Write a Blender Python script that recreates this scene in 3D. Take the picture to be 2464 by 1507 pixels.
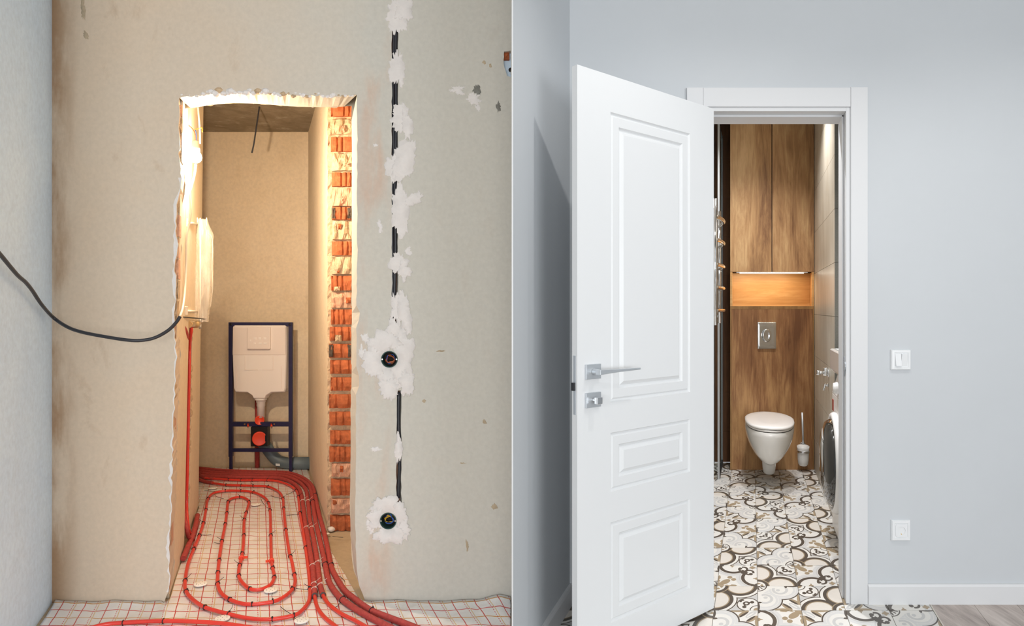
import bpy, bmesh, math, random
from mathutils import Vector, Matrix, noise
from mathutils.geometry import delaunay_2d_cdt

# ------------------------------------------------------------------ scene reset
for o in list(bpy.data.objects):
    bpy.data.objects.remove(o, do_unlink=True)
SC = bpy.context.scene
COL = SC.collection
random.seed(7)

# ------------------------------------------------------------------ camera, world, lights, exposure
F, CX, CY, EYE = 1600.0, 1232.0, 742.0, 1.3        # focal length in pixels, principal point, eye height
cam_d = bpy.data.cameras.new('camera')
cam = bpy.data.objects.new('camera', cam_d)
COL.objects.link(cam)
cam.location = (0, 0, EYE)
cam.rotation_euler = (math.radians(90), 0, 0)
cam_d.sensor_width = 36.0
cam_d.lens = 36.0 * F / 2464.0
cam_d.shift_y = -(753.5 - CY) / 2464.0
cam_d.clip_start = 0.05
SC.camera = cam

SC.view_settings.view_transform = 'Standard'
SC.view_settings.look = 'None'
SC.view_settings.gamma = 1.0
SC.view_settings.exposure = 0.0
SC.view_settings.use_curve_mapping = False

world = bpy.data.worlds.new('world')
SC.world = world
world.use_nodes = True
bg = world.node_tree.nodes['Background']
bg.inputs[0].default_value = (0.90, 0.95, 1.0, 1)
bg.inputs[1].default_value = 0.7


def area_light(name, loc, target, sx, sy, power, color):
    d = bpy.data.lights.new(name, 'AREA')
    d.shape = 'RECTANGLE'
    d.size, d.size_y, d.energy, d.color = sx, sy, power, color
    o = bpy.data.objects.new(name, d)
    COL.objects.link(o)
    o.location = loc
    o.rotation_euler = (Vector(target) - Vector(loc)).to_track_quat('-Z', 'Y').to_euler()
    return o


# soft fill panels added behind the viewer to brighten the rooms, and the ceiling downlight of the painted hall
area_light('added_fill', (3.3, -2.6, 1.25), (-1.0, 2.9, 0.9), 2.8, 1.6, 88, (0.96, 0.985, 1.0))
area_light('added_fill_bare', (-0.5, -3.2, 1.2), (-1.6, 2.9, 0.9), 2.4, 1.6, 110, (0.95, 0.98, 1.0))
def spot_light(name, loc, target, power, color, angle, blend, radius):
    d = bpy.data.lights.new(name, 'SPOT')
    d.energy, d.color, d.spot_size, d.spot_blend, d.shadow_soft_size = power, color, math.radians(angle), blend, radius
    o = bpy.data.objects.new(name, d)
    COL.objects.link(o)
    o.location = loc
    o.rotation_euler = (Vector(target) - Vector(loc)).to_track_quat('-Z', 'Y').to_euler()
    return o


spot_light('ceiling_downlight', (0.93, 1.82, 3.0), (0.80, 2.05, 0.0), 32, (1.0, 0.98, 0.95), 128, 0.7, 0.03)
spot_light('ceiling_downlight_hall', (2.15, 1.82, 3.0), (2.15, 2.0, 0.0), 30, (1.0, 0.98, 0.95), 128, 0.7, 0.03)

# ------------------------------------------------------------------ helpers
Y0 = F * EYE / 710.0                     # the plane of both door walls
KL = (620.0 - CX) / F                    # the bare room's passage runs along (KL, 1)
KR = (1809.0 - CX) / F                   # the finished room's passage runs along (KR, 1)


def P(px, py, Y):
    return Vector(((px - CX) * Y / F, Y, EYE - (py - CY) * Y / F))


def G(px, py, z=0.0):
    Y = F * (EYE - z) / (py - CY)
    return P(px, py, Y)


def LL(u, Y, z):
    return Vector((u + KL * Y, Y, z))


def RR(u, Y, z):
    return Vector((u + KR * Y, Y, z))


def S(r, g, b):
    def f(c):
        c /= 255.0
        return c / 12.92 if c <= 0.04045 else ((c + 0.055) / 1.055) ** 2.4
    return (f(r), f(g), f(b), 1.0)


class MB:
    """collects geometry, then links it as one mesh object"""
    def __init__(self):
        self.v, self.f, self.s = [], [], []

    def add(self, vs, fs, smooth=False):
        n = len(self.v)
        self.v += [Vector(p) for p in vs]
        for f in fs:
            self.f.append([i + n for i in f])
            self.s.append(smooth)
        return self

    def hexa(self, p):
        # p: 4 bottom (ccw) then 4 top
        return self.add(p, [(3, 2, 1, 0), (4, 5, 6, 7), (0, 1, 5, 4), (1, 2, 6, 5), (2, 3, 7, 6), (3, 0, 4, 7)])

    def box(self, a, b):
        x0, y0, z0 = a
        x1, y1, z1 = b
        return self.hexa([(x0, y0, z0), (x1, y0, z0), (x1, y1, z0), (x0, y1, z0),
                          (x0, y0, z1), (x1, y0, z1), (x1, y1, z1), (x0, y1, z1)])

    def prism(self, fn, u0, u1, y0, y1, z0, z1):
        """box in a passage's own oblique plan, fn = LL or RR"""
        return self.hexa([fn(u0, y0, z0), fn(u1, y0, z0), fn(u1, y1, z0), fn(u0, y1, z0),
                          fn(u0, y0, z1), fn(u1, y0, z1), fn(u1, y1, z1), fn(u0, y1, z1)])

    def tube(self, pts, r, n=10, cap=True):
        pts = [Vector(p) for p in pts]
        m = len(pts)
        up = Vector((0, 0, 1))
        vs, fs = [], []
        t0 = (pts[1] - pts[0]).normalized()
        a = t0.cross(up)
        if a.length < 0.05:
            a = t0.cross(Vector((1, 0, 0)))
        a.normalize()
        for i in range(m):
            t = (pts[min(i + 1, m - 1)] - pts[max(i - 1, 0)]).normalized()
            a = (a - t * a.dot(t)).normalized()
            b = t.cross(a)
            rr = r[i] if isinstance(r, (list, tuple)) else r
            for k in range(n):
                w = 2 * math.pi * k / n
                vs.append(pts[i] + (a * math.cos(w) + b * math.sin(w)) * rr)
        for i in range(m - 1):
            for k in range(n):
                k2 = (k + 1) % n
                fs.append((i * n + k, i * n + k2, (i + 1) * n + k2, (i + 1) * n + k))
        self.add(vs, fs, True)
        if cap:
            self.add(vs[:n], [tuple(range(n - 1, -1, -1))])
            self.add(vs[-n:], [tuple(range(n))])
        return self

    def lathe(self, base, axis, prof, n=24, squash=1.0):
        """prof: list of (distance along axis, radius)"""
        axis = Vector(axis).normalized()
        a = axis.cross(Vector((0, 0, 1)))
        if a.length < 0.05:
            a = Vector((1, 0, 0))
        a.normalize()
        b = axis.cross(a).normalized()
        base = Vector(base)
        vs, fs = [], []
        for d, r in prof:
            for k in range(n):
                w = 2 * math.pi * k / n
                vs.append(base + axis * d + a * (r * math.cos(w)) + b * (r * squash * math.sin(w)))
        m = len(prof)
        for i in range(m - 1):
            for k in range(n):
                k2 = (k + 1) % n
                fs.append((i * n + k, i * n + k2, (i + 1) * n + k2, (i + 1) * n + k))
        self.add(vs, fs, True)
        if prof[0][1] > 1e-4:
            self.add(vs[:n], [tuple(range(n - 1, -1, -1))])
        if prof[-1][1] > 1e-4:
            self.add(vs[-n:], [tuple(range(n))])
        return self

    def loft(self, rings, cap=True, smooth=True):
        n = len(rings[0])
        vs = [p for r in rings for p in r]
        fs = []
        for i in range(len(rings) - 1):
            for k in range(n):
                k2 = (k + 1) % n
                fs.append((i * n + k, i * n + k2, (i + 1) * n + k2, (i + 1) * n + k))
        self.add(vs, fs, smooth)
        if cap:
            self.add(rings[0], [tuple(range(n - 1, -1, -1))])
            self.add(rings[-1], [tuple(range(n))])
        return self

    def torus(self, c, axis, R, r, n=24, m=8):
        axis = Vector(axis).normalized()
        a = axis.cross(Vector((0, 0, 1)))
        if a.length < 0.05:
            a = Vector((1, 0, 0))
        a.normalize()
        b = axis.cross(a)
        c = Vector(c)
        vs, fs = [], []
        for i in range(n):
            w = 2 * math.pi * i / n
            d = a * math.cos(w) + b * math.sin(w)
            for j in range(m):
                q = 2 * math.pi * j / m
                vs.append(c + d * (R + r * math.cos(q)) + axis * (r * math.sin(q)))
        for i in range(n):
            for j in range(m):
                fs.append((i * m + j, ((i + 1) % n) * m + j, ((i + 1) % n) * m + (j + 1) % m, i * m + (j + 1) % m))
        return self.add(vs, fs, True)

    def mesh(self, name, mat=None, off=None):
        me = bpy.data.meshes.new(name)
        vs = [tuple(p - off) for p in self.v] if off is not None else [tuple(p) for p in self.v]
        me.from_pydata(vs, [], self.f)
        me.polygons.foreach_set('use_smooth', self.s)
        bm = bmesh.new()
        bm.from_mesh(me)
        bmesh.ops.remove_doubles(bm, verts=bm.verts, dist=1e-6)
        bmesh.ops.recalc_face_normals(bm, faces=bm.faces)
        bm.to_mesh(me)
        bm.free()
        if mat:
            me.materials.append(mat)
        return me

    def build(self, name, mat, parent=None, bevel=0, seg=2):
        off = world_loc(parent) if parent is not None else None
        if off is None and self.v:
            # origin at the base of the thing
            xs = [p.x for p in self.v]
            ys = [p.y for p in self.v]
            zs = [p.z for p in self.v]
            off0 = Vector(((min(xs) + max(xs)) / 2, (min(ys) + max(ys)) / 2, min(zs)))
            o = bpy.data.objects.new(name, self.mesh(name, mat, off0))
            o.location = off0
        else:
            o = bpy.data.objects.new(name, self.mesh(name, mat, off))
            o.parent = parent
        COL.objects.link(o)
        if bevel:
            m = o.modifiers.new('bevel', 'BEVEL')
            m.width, m.segments, m.limit_method, m.angle_limit = bevel, seg, 'ANGLE', math.radians(40)
            m.harden_normals = False
        return o


def world_loc(o):
    l = Vector((0, 0, 0))
    while o is not None:
        l += Vector(o.location)
        o = o.parent
    return l


def tag(o, label=None, cat=None, group=None, kind=None):
    if label:
        o['label'] = label
    if cat:
        o['category'] = cat
    if group:
        o['group'] = group
    if kind:
        o['kind'] = kind
    return o


def thing(name, loc, label, cat, group=None, kind=None):
    o = bpy.data.objects.new(name, None)
    o.empty_display_size = 0.05
    COL.objects.link(o)
    o.location = loc
    return tag(o, label, cat, group, kind)


def struct(o, label, cat):
    return tag(o, label, cat, None, 'structure')


def smooth_path(pts, sub=6):
    pts = [Vector(p) for p in pts]
    out = []
    n = len(pts)
    for i in range(n - 1):
        p0 = pts[max(i - 1, 0)]
        p1, p2 = pts[i], pts[i + 1]
        p3 = pts[min(i + 2, n - 1)]
        for k in range(sub):
            t = k / sub
            out.append(0.5 * ((2 * p1) + (p2 - p0) * t + (2 * p0 - 5 * p1 + 4 * p2 - p3) * t * t
                              + (3 * p1 - p0 - 3 * p2 + p3) * t ** 3))
    out.append(pts[-1])
    return out


# ------------------------------------------------------------------ materials
class E:
    """tiny expression layer over shader math nodes"""
    nt = None

    def __init__(self, s):
        self.s = s

    @staticmethod
    def op(o, *a):
        n = E.nt.nodes.new('ShaderNodeMath')
        n.operation = o
        for i, x in enumerate(a):
            if isinstance(x, E):
                E.nt.links.new(x.s, n.inputs[i])
            else:
                n.inputs[i].default_value = float(x)
        return E(n.outputs[0])

    def __add__(self, o): return E.op('ADD', self, o)
    def __radd__(self, o): return E.op('ADD', self, o)
    def __sub__(self, o): return E.op('SUBTRACT', self, o)
    def __rsub__(self, o): return E.op('SUBTRACT', o, self)
    def __mul__(self, o): return E.op('MULTIPLY', self, o)
    def __rmul__(self, o): return E.op('MULTIPLY', self, o)
    def __truediv__(self, o): return E.op('DIVIDE', self, o)
    def __lt__(self, o): return E.op('LESS_THAN', self, o)
    def __gt__(self, o): return E.op('GREATER_THAN', self, o)
    def __and__(self, o): return E.op('MULTIPLY', self, o)
    def __or__(self, o): return E.op('MAXIMUM', self, o)


def emin(*a):
    r = a[0]
    for x in a[1:]:
        r = E.op('MINIMUM', r, x)
    return r


def eabs(a): return E.op('ABSOLUTE', a)
def efract(a): return E.op('FRACT', a)
def esqrt(a): return E.op('SQRT', a)


def mix_rgb(nt, fac, c1, c2):
    n = nt.nodes.new('ShaderNodeMix')
    n.data_type = 'RGBA'
    if isinstance(fac, E):
        fac = fac.s
    if isinstance(fac, (int, float)):
        n.inputs[0].default_value = fac
    else:
        nt.links.new(fac, n.inputs[0])
    for idx, c in ((6, c1), (7, c2)):
        if isinstance(c, (tuple, list)):
            n.inputs[idx].default_value = c
        else:
            nt.links.new(c, n.inputs[idx])
    return n.outputs[2]


def new_mat(name):
    m = bpy.data.materials.new(name)
    m.use_nodes = True
    nt = m.node_tree
    b = nt.nodes['Principled BSDF']
    return m, nt, b


def tex_noise(nt, scale, detail=4.0, rough=0.6, stretch=(1, 1, 1), coord='Object', dist=0.0, loc=(0, 0, 0)):
    tc = nt.nodes.new('ShaderNodeTexCoord')
    mp = nt.nodes.new('ShaderNodeMapping')
    mp.inputs['Scale'].default_value = stretch
    mp.inputs['Location'].default_value = loc
    nt.links.new(tc.outputs[coord], mp.inputs[0])
    n = nt.nodes.new('ShaderNodeTexNoise')
    n.inputs['Scale'].default_value = scale
    n.inputs['Detail'].default_value = detail
    n.inputs['Roughness'].default_value = rough
    n.inputs['Distortion'].default_value = dist
    nt.links.new(mp.outputs[0], n.inputs['Vector'])
    return n.outputs['Fac']


def ramp(nt, fac, stops):
    r = nt.nodes.new('ShaderNodeValToRGB')
    el = r.color_ramp.elements
    while len(el) < len(stops):
        el.new(0.5)
    for e, (p, c) in zip(el, stops):
        e.position = p
        e.color = c
    nt.links.new(fac, r.inputs[0])
    return r.outputs[0]


def bump(nt, b, fac, strength, dist=0.01):
    n = nt.nodes.new('ShaderNodeBump')
    n.inputs['Strength'].default_value = strength
    n.inputs['Distance'].default_value = dist
    nt.links.new(fac, n.inputs['Height'])
    nt.links.new(n.outputs[0], b.inputs['Normal'])


def plain(name, c, rough=0.5, metal=0.0, var=0.0, scale=20, bmp=0.0, coat=0.0, spec=0.5):
    m, nt, b = new_mat(name)
    b.inputs['Roughness'].default_value = rough
    b.inputs['Metallic'].default_value = metal
    b.inputs['Coat Weight'].default_value = coat
    b.inputs['Specular IOR Level'].default_value = spec
    if var or bmp:
        f = tex_noise(nt, scale)
        lo = tuple(x * (1 - var) for x in c[:3]) + (1,)
        hi = tuple(min(1, x * (1 + var)) for x in c[:3]) + (1,)
        nt.links.new(ramp(nt, f, [(0.3, lo), (0.7, hi)]), b.inputs['Base Color'])
        if bmp:
            bump(nt, b, f, bmp)
    else:
        b.inputs['Base Color'].default_value = c
    return m


def plaster(name, base, alt, third, sc=1.3, spots=0.5, bmp=0.25):
    m, nt, b = new_mat(name)
    b.inputs['Roughness'].default_value = 0.85
    f1 = tex_noise(nt, sc, 5, 0.6, dist=0.6)
    f2 = tex_noise(nt, 7.0, 6, 0.65, stretch=(1.0, 1.0, 0.6))
    f3 = tex_noise(nt, 45.0, 3, 0.6)
    c = ramp(nt, f1, [(0.32, base), (0.66, alt)])
    k = ramp(nt, f2, [(0.56, (0, 0, 0, 1)), (0.74, (1, 1, 1, 1))])
    mul = nt.nodes.new('ShaderNodeMath')
    mul.operation = 'MULTIPLY'
    nt.links.new(k, mul.inputs[0])
    mul.inputs[1].default_value = spots
    c = mix_rgb(nt, mul.outputs[0], c, third)
    k3 = ramp(nt, f3, [(0.3, (0.93, 0.93, 0.93, 1)), (0.7, (1.05, 1.05, 1.05, 1))])
    mx = nt.nodes.new('ShaderNodeMix')
    mx.data_type = 'RGBA'
    mx.blend_type = 'MULTIPLY'
    mx.inputs[0].default_value = 1.0
    nt.links.new(c, mx.inputs[6])
    nt.links.new(k3, mx.inputs[7])
    nt.links.new(mx.outputs[2], b.inputs['Base Color'])
    bump(nt, b, f2, bmp, 0.004)
    return m


def wood(name, dark, mid, light, stretch=(8, 8, 1.1), fine=(75, 75, 4.0), rough=0.45, big=(3.2, 3.2, 0.7), loc=(0, 0, 0)):
    m, nt, b = new_mat(name)
    b.inputs['Roughness'].default_value = rough
    f1 = tex_noise(nt, 1.0, 4, 0.55, stretch=big, dist=0.9, loc=loc)
    f2 = tex_noise(nt, 1.0, 6, 0.65, stretch=stretch, dist=2.2, loc=loc)
    f3 = tex_noise(nt, 1.0, 4, 0.7, stretch=fine, loc=loc)
    E.nt = nt
    f = E(f1) * 0.5 + E(f2) * 0.34 + E(f3) * 0.2
    nt.links.new(ramp(nt, f.s, [(0.41, dark), (0.52, mid), (0.63, light)]), b.inputs['Base Color'])
    bump(nt, b, f3, 0.12, 0.002)
    return m


M = {}
M['plaster'] = plaster('bare_plaster', S(214, 195, 172), S(204, 196, 182), S(182, 152, 118), 0.9, 0.4)


def front_plaster():
    # warm beige plaster on one stretch of the wall, cool grey filler coat on the other
    m, nt, b = new_mat('two_tone_plaster')
    b.inputs['Roughness'].default_value = 0.85
    tc = nt.nodes.new('ShaderNodeTexCoord')
    sp = nt.nodes.new('ShaderNodeSeparateXYZ')
    nt.links.new(tc.outputs['Object'], sp.inputs[0])
    f1 = tex_noise(nt, 1.1, 5, 0.6, dist=0.6)
    f2 = tex_noise(nt, 6.0, 6, 0.65, stretch=(1.0, 1.0, 0.55), dist=0.4)
    f3 = tex_noise(nt, 50.0, 3, 0.6)
    f4 = tex_noise(nt, 2.6, 5, 0.6, stretch=(2.2, 1, 0.6), loc=(3, 0, 1))
    E.nt = nt
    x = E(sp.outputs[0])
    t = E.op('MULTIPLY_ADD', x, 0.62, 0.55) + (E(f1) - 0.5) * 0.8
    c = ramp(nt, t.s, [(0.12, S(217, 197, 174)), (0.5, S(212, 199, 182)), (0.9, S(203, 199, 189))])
    k = ramp(nt, f2, [(0.60, (0, 0, 0, 1)), (0.78, (1, 1, 1, 1))])
    inv = E.op('MAXIMUM', 0.10, 0.55 - E(t.s) * 0.55)
    c = mix_rgb(nt, (E(k) * inv).s, c, S(165, 125, 84))
    # brownish band of damp along the inner corner
    edge = E.op('MULTIPLY', ramp_e(nt, x, -0.80, -0.97), ramp_e(nt, E(f4), 0.42, 0.62))
    c = mix_rgb(nt, (edge * 0.85).s, c, S(160, 120, 80))
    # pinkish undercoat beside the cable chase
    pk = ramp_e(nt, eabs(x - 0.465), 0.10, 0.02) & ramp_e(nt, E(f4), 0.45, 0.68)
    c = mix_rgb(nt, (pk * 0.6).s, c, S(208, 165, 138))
    k3 = ramp(nt, f3, [(0.3, (0.95, 0.95, 0.95, 1)), (0.7, (1.03, 1.03, 1.03, 1))])
    mx = nt.nodes.new('ShaderNodeMix')
    mx.data_type = 'RGBA'
    mx.blend_type = 'MULTIPLY'
    mx.inputs[0].default_value = 1.0
    nt.links.new(c, mx.inputs[6])
    nt.links.new(k3, mx.inputs[7])
    nt.links.new(mx.outputs[2], b.inputs['Base Color'])
    bump(nt, b, f2, 0.22, 0.004)
    return m


def ramp_e(nt, e, a, b):
    n = nt.nodes.new('ShaderNodeMapRange')
    n.interpolation_type = 'SMOOTHSTEP'
    nt.links.new(e.s, n.inputs[0])
    if a < b:
        n.inputs[1].default_value, n.inputs[2].default_value, n.inputs[3].default_value, n.inputs[4].default_value = a, b, 0, 1
    else:
        n.inputs[1].default_value, n.inputs[2].default_value, n.inputs[3].default_value, n.inputs[4].default_value = b, a, 1, 0
    return E(n.outputs[0])


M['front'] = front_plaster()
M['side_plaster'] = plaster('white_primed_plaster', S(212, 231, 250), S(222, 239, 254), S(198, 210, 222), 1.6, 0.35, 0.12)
M['niche'] = plaster('niche_plaster', S(226, 206, 174), S(236, 218, 190), S(206, 182, 146), 1.5, 0.4, 0.2)
M['niche_wall'] = plaster('niche_side_plaster', S(222, 204, 176), S(230, 214, 188), S(205, 184, 152), 1.5, 0.3, 0.15)
M['concrete'] = plaster('raw_concrete', S(158, 145, 125), S(128, 116, 98), S(205, 195, 175), 6.0, 0.7, 0.8)
M['screed'] = plaster('screed', S(190, 172, 146), S(176, 158, 132), S(150, 130, 104), 2.0, 0.5, 0.3)
M['mortar'] = plain('mortar', S(196, 170, 138), 0.95, 0, 0.22, 40, 0.9)
M['brick'] = plain('clay_brick', S(176, 96, 56), 0.9, 0, 0.3, 30, 0.5)
M['brick_pink'] = plain('pale_brick', S(205, 158, 130), 0.95, 0, 0.2, 30, 0.7)
M['dark_brown'] = plain('dark_brown_rough', S(82, 70, 60), 0.95, 0, 0.4, 60, 0.6)
M['putty'] = plain('white_putty', S(228, 222, 218), 0.8, 0, 0.04, 30, 0.25)
M['black_cable'] = plain('black_cable', S(44, 44, 50), 0.38)
M['white_cable'] = plain('white_cable', S(226, 214, 196), 0.4)
M['dark'] = plain('dark_recess', S(40, 32, 28), 0.9)
M['red_pipe'] = plain('red_pex', S(224, 58, 46), 0.32, 0, 0.06, 20, 0.0, 0.3)
M['red_foam'] = plain('red_foam', S(176, 66, 62), 0.72, 0, 0.18, 60, 0.35)
M['grey_foam'] = plain('grey_foam', S(92, 74, 72), 0.8)
M['tie'] = plain('black_tie', S(36, 34, 36), 0.45)
M['tie_white'] = plain('white_tie', S(225, 200, 185), 0.45)
M['disc'] = plain('white_disc', S(248, 242, 234), 0.6)
M['steel_blue'] = plain('dark_blue_steel', S(40, 40, 78), 0.4, 0.0, 0.1, 8)
M['cistern'] = plain('cistern_plastic', S(250, 242, 236), 0.42)
M['cistern2'] = plain('cistern_foam', S(242, 230, 222), 0.6)
M['red_cap'] = plain('red_cap', S(238, 74, 42), 0.4)
M['bracket'] = plain('black_bracket', S(28, 27, 30), 0.45)
M['drain'] = plain('grey_drain', S(104, 118, 124), 0.45, 0, 0.08, 8)
M['label'] = plain('white_label', S(226, 226, 224), 0.6)
M['metal'] = plain('zinc', S(190, 188, 182), 0.35, 0.9)
M['brass'] = plain('nickel_valve', S(214, 190, 150), 0.3, 0.9)
M['teal'] = plain('box_plastic', S(42, 74, 70), 0.55)
M['wire_y'] = plain('yellow_wire', S(216, 170, 40), 0.4)
M['wire_b'] = plain('blue_wire', S(50, 92, 170), 0.4)
M['wire_o'] = plain('brown_wire', S(170, 92, 52), 0.4)
M['wall_paint'] = plain('grey_paint', S(194, 198, 202), 0.62, 0, 0.012, 3)
M['white_lacquer'] = plain('white_lacquer', S(224, 226, 228), 0.38, 0, 0, 20, 0, 0.05)
M['white_trim'] = plain('white_trim', S(211, 212, 214), 0.45)
M['chrome'] = plain('chrome', S(225, 226, 228), 0.07, 1.0)
M['satin'] = plain('satin_chrome', S(206, 211, 216), 0.42, 0.75)
M['alu'] = plain('brushed_aluminium', S(186, 188, 190), 0.45, 0.6)
M['dark_metal'] = plain('dark_metal', S(74, 74, 76), 0.35, 0.8)
M['ceramic'] = plain('ceramic', S(236, 233, 228), 0.12, 0, 0, 20, 0, 0.4)
M['seat'] = plain('seat_plastic', S(238, 234, 230), 0.25)
M['rubber_and_gap'] = plain('dark_gap', S(46, 42, 40), 0.6)
M['wood_door'] = wood('oak_veneer', S(132, 94, 64), S(182, 140, 96), S(214, 176, 128))
M['wood_door2'] = wood('oak_veneer_b', S(130, 92, 62), S(178, 136, 94), S(212, 174, 126), loc=(4.3, 1.1, 2.6))
M['wood_panel'] = wood('oak_panel', S(110, 72, 46), S(146, 102, 66), S(190, 146, 98), loc=(9.1, 0, 5.3))
M['wood_light'] = wood('light_oak', S(186, 136, 80), S(204, 154, 96), S(218, 174, 118), stretch=(1.2, 1.2, 14), fine=(3, 3, 90), big=(0.9, 0.9, 5))
M['wood_edge'] = wood('oak_edge', S(128, 92, 54), S(150, 112, 68), S(172, 132, 84))
M['wood_tile'] = wood('dark_wood_tile', S(92, 60, 38), S(118, 80, 52), S(142, 100, 66))
M['stone_tile'] = wood('beige_stone_tile', S(168, 158, 141), S(185, 177, 162), S(202, 195, 182), stretch=(3, 3, 1.2), fine=(30, 30, 1.2), rough=0.35, big=(1.2, 1.2, 0.4))
M['grey_tile'] = plain('grey_tile', S(118, 116, 108), 0.5, 0, 0.14, 120)
M['grout'] = plain('pale_grout', S(206, 200, 190), 0.8)
M['floor_grout'] = plain('dark_grout', S(120, 112, 104), 0.85)
M['light_tile'] = plain('light_wall_tile', S(196, 192, 184), 0.3)
M['ceiling'] = plain('ceiling_white', S(232, 232, 230), 0.8)
M['plank'] = wood('grey_laminate', S(150, 138, 132), S(182, 170, 163), S(205, 194, 187), stretch=(12, 3.0, 1), fine=(80, 8, 1), big=(5, 1.2, 1), rough=0.5)
M['machine'] = plain('machine_white', S(232, 230, 228), 0.3)
M['door_glass'] = plain('dark_glass', S(26, 24, 22), 0.04, 0, 0, 20, 0, 1.0)
M['red_sticker'] = plain('red_sticker', S(150, 62, 48), 0.5)


def emission(name, c, strength):
    m, nt, b = new_mat(name)
    b.inputs['Base Color'].default_value = (1, 1, 1, 1)
    b.inputs['Emission Color'].default_value = c
    b.inputs['Emission Strength'].default_value = strength
    return m


M['bulb'] = emission('bulb_glow', (1.0, 0.83, 0.62, 1), 2200)
M['led'] = emission('led_glow', (1.0, 0.88, 0.70, 1), 10)


def clear_plastic():
    m, nt, b = new_mat('clear_polythene')
    b.inputs['Base Color'].default_value = S(245, 232, 214)
    b.inputs['Roughness'].default_value = 0.3
    b.inputs['Specular IOR Level'].default_value = 0.8
    tr = nt.nodes.new('ShaderNodeBsdfTransparent')
    mx = nt.nodes.new('ShaderNodeMixShader')
    f = tex_noise(nt, 9, 4, 0.6, stretch=(3, 3, 0.6))
    fac = ramp(nt, f, [(0.3, (0.58, 0.58, 0.58, 1)), (0.7, (0.90, 0.90, 0.90, 1))])
    nt.links.new(fac, mx.inputs[0])
    nt.links.new(b.outputs[0], mx.inputs[1])
    nt.links.new(tr.outputs[0], mx.inputs[2])
    nt.links.new(mx.outputs[0], nt.nodes['Material Output'].inputs[0])
    return m


def clear_glass():
    m, nt, b = new_mat('clear_glass')
    tr = nt.nodes.new('ShaderNodeBsdfTransparent')
    tr.inputs[0].default_value = (0.93, 0.96, 0.95, 1)
    b.inputs['Base Color'].default_value = (0.8, 0.85, 0.84, 1)
    b.inputs['Roughness'].default_value = 0.03
    mx = nt.nodes.new('ShaderNodeMixShader')
    mx.inputs[0].default_value = 0.9
    nt.links.new(b.outputs[0], mx.inputs[1])
    nt.links.new(tr.outputs[0], mx.inputs[2])
    nt.links.new(mx.outputs[0], nt.nodes['Material Output'].inputs[0])
    return m


def frosted():
    m, nt, b = new_mat('frosted_glass')
    b.inputs['Base Color'].default_value = S(232, 230, 226)
    b.inputs['Roughness'].default_value = 0.4
    b.inputs['Subsurface Weight'].default_value = 0.0
    return m


M['poly'] = clear_plastic()
M['glass'] = clear_glass()
M['frost'] = frosted()


def foil_mat():
    m, nt, b = new_mat('printed_foil')
    b.inputs['Roughness'].default_value = 0.34
    b.inputs['Metallic'].default_value = 0.1
    b.inputs['Coat Weight'].default_value = 0.5
    b.inputs['Coat Roughness'].default_value = 0.12
    uv = nt.nodes.new('ShaderNodeUVMap')
    sp = nt.nodes.new('ShaderNodeSeparateXYZ')
    nt.links.new(uv.outputs[0], sp.inputs[0])
    E.nt = nt
    wob = tex_noise(nt, 9.0, 3, 0.5)
    wob2 = tex_noise(nt, 7.0, 3, 0.5, loc=(4, 2, 0))
    u = E(sp.outputs[0]) + (E(wob) - 0.5) * 0.008
    v = E(sp.outputs[1]) + (E(wob2) - 0.5) * 0.03

    def line(c, period, off, w):
        x = efract((c + off) / period)
        return eabs(x - 0.5) < (w / period / 2)
    n1 = tex_noise(nt, 6, 4, 0.6)
    base = ramp(nt, n1, [(0.3, S(236, 234, 233)), (0.7, S(250, 249, 249))])
    dirt = tex_noise(nt, 3.2, 5, 0.65, loc=(1, 1, 0))
    base = mix_rgb(nt, ramp(nt, dirt, [(0.58, (0, 0, 0, 1)), (0.72, (0.4, 0.4, 0.4, 1))]), base, S(178, 162, 142))
    red, yel, tan = S(206, 62, 58), S(214, 158, 84), S(226, 190, 140)
    c = mix_rgb(nt, line(v, 0.132, 0.0, 0.0058), base, red)
    c = mix_rgb(nt, line(v, 0.132, 0.066, 0.0062), c, yel)
    c = mix_rgb(nt, line(u, 0.10, 0.0, 0.0042), c, red)
    dash = efract(v / 0.016) < 0.6
    c = mix_rgb(nt, line(u, 0.10, 0.05, 0.0030) & dash, c, red)
    c = mix_rgb(nt, line(u, 0.10, 0.040, 0.0036), c, tan)
    nt.links.new(c, b.inputs['Base Color'])
    bump(nt, b, tex_noise(nt, 14, 5, 0.6, dist=1.0), 0.5, 0.01)
    return m


M['foil'] = foil_mat()

TW, TC_, TG, TLG, TT, TD = S(222, 219, 213), S(216, 209, 200), S(194, 193, 191), S(206, 205, 203), S(158, 140, 114), S(78, 70, 62)


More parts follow.
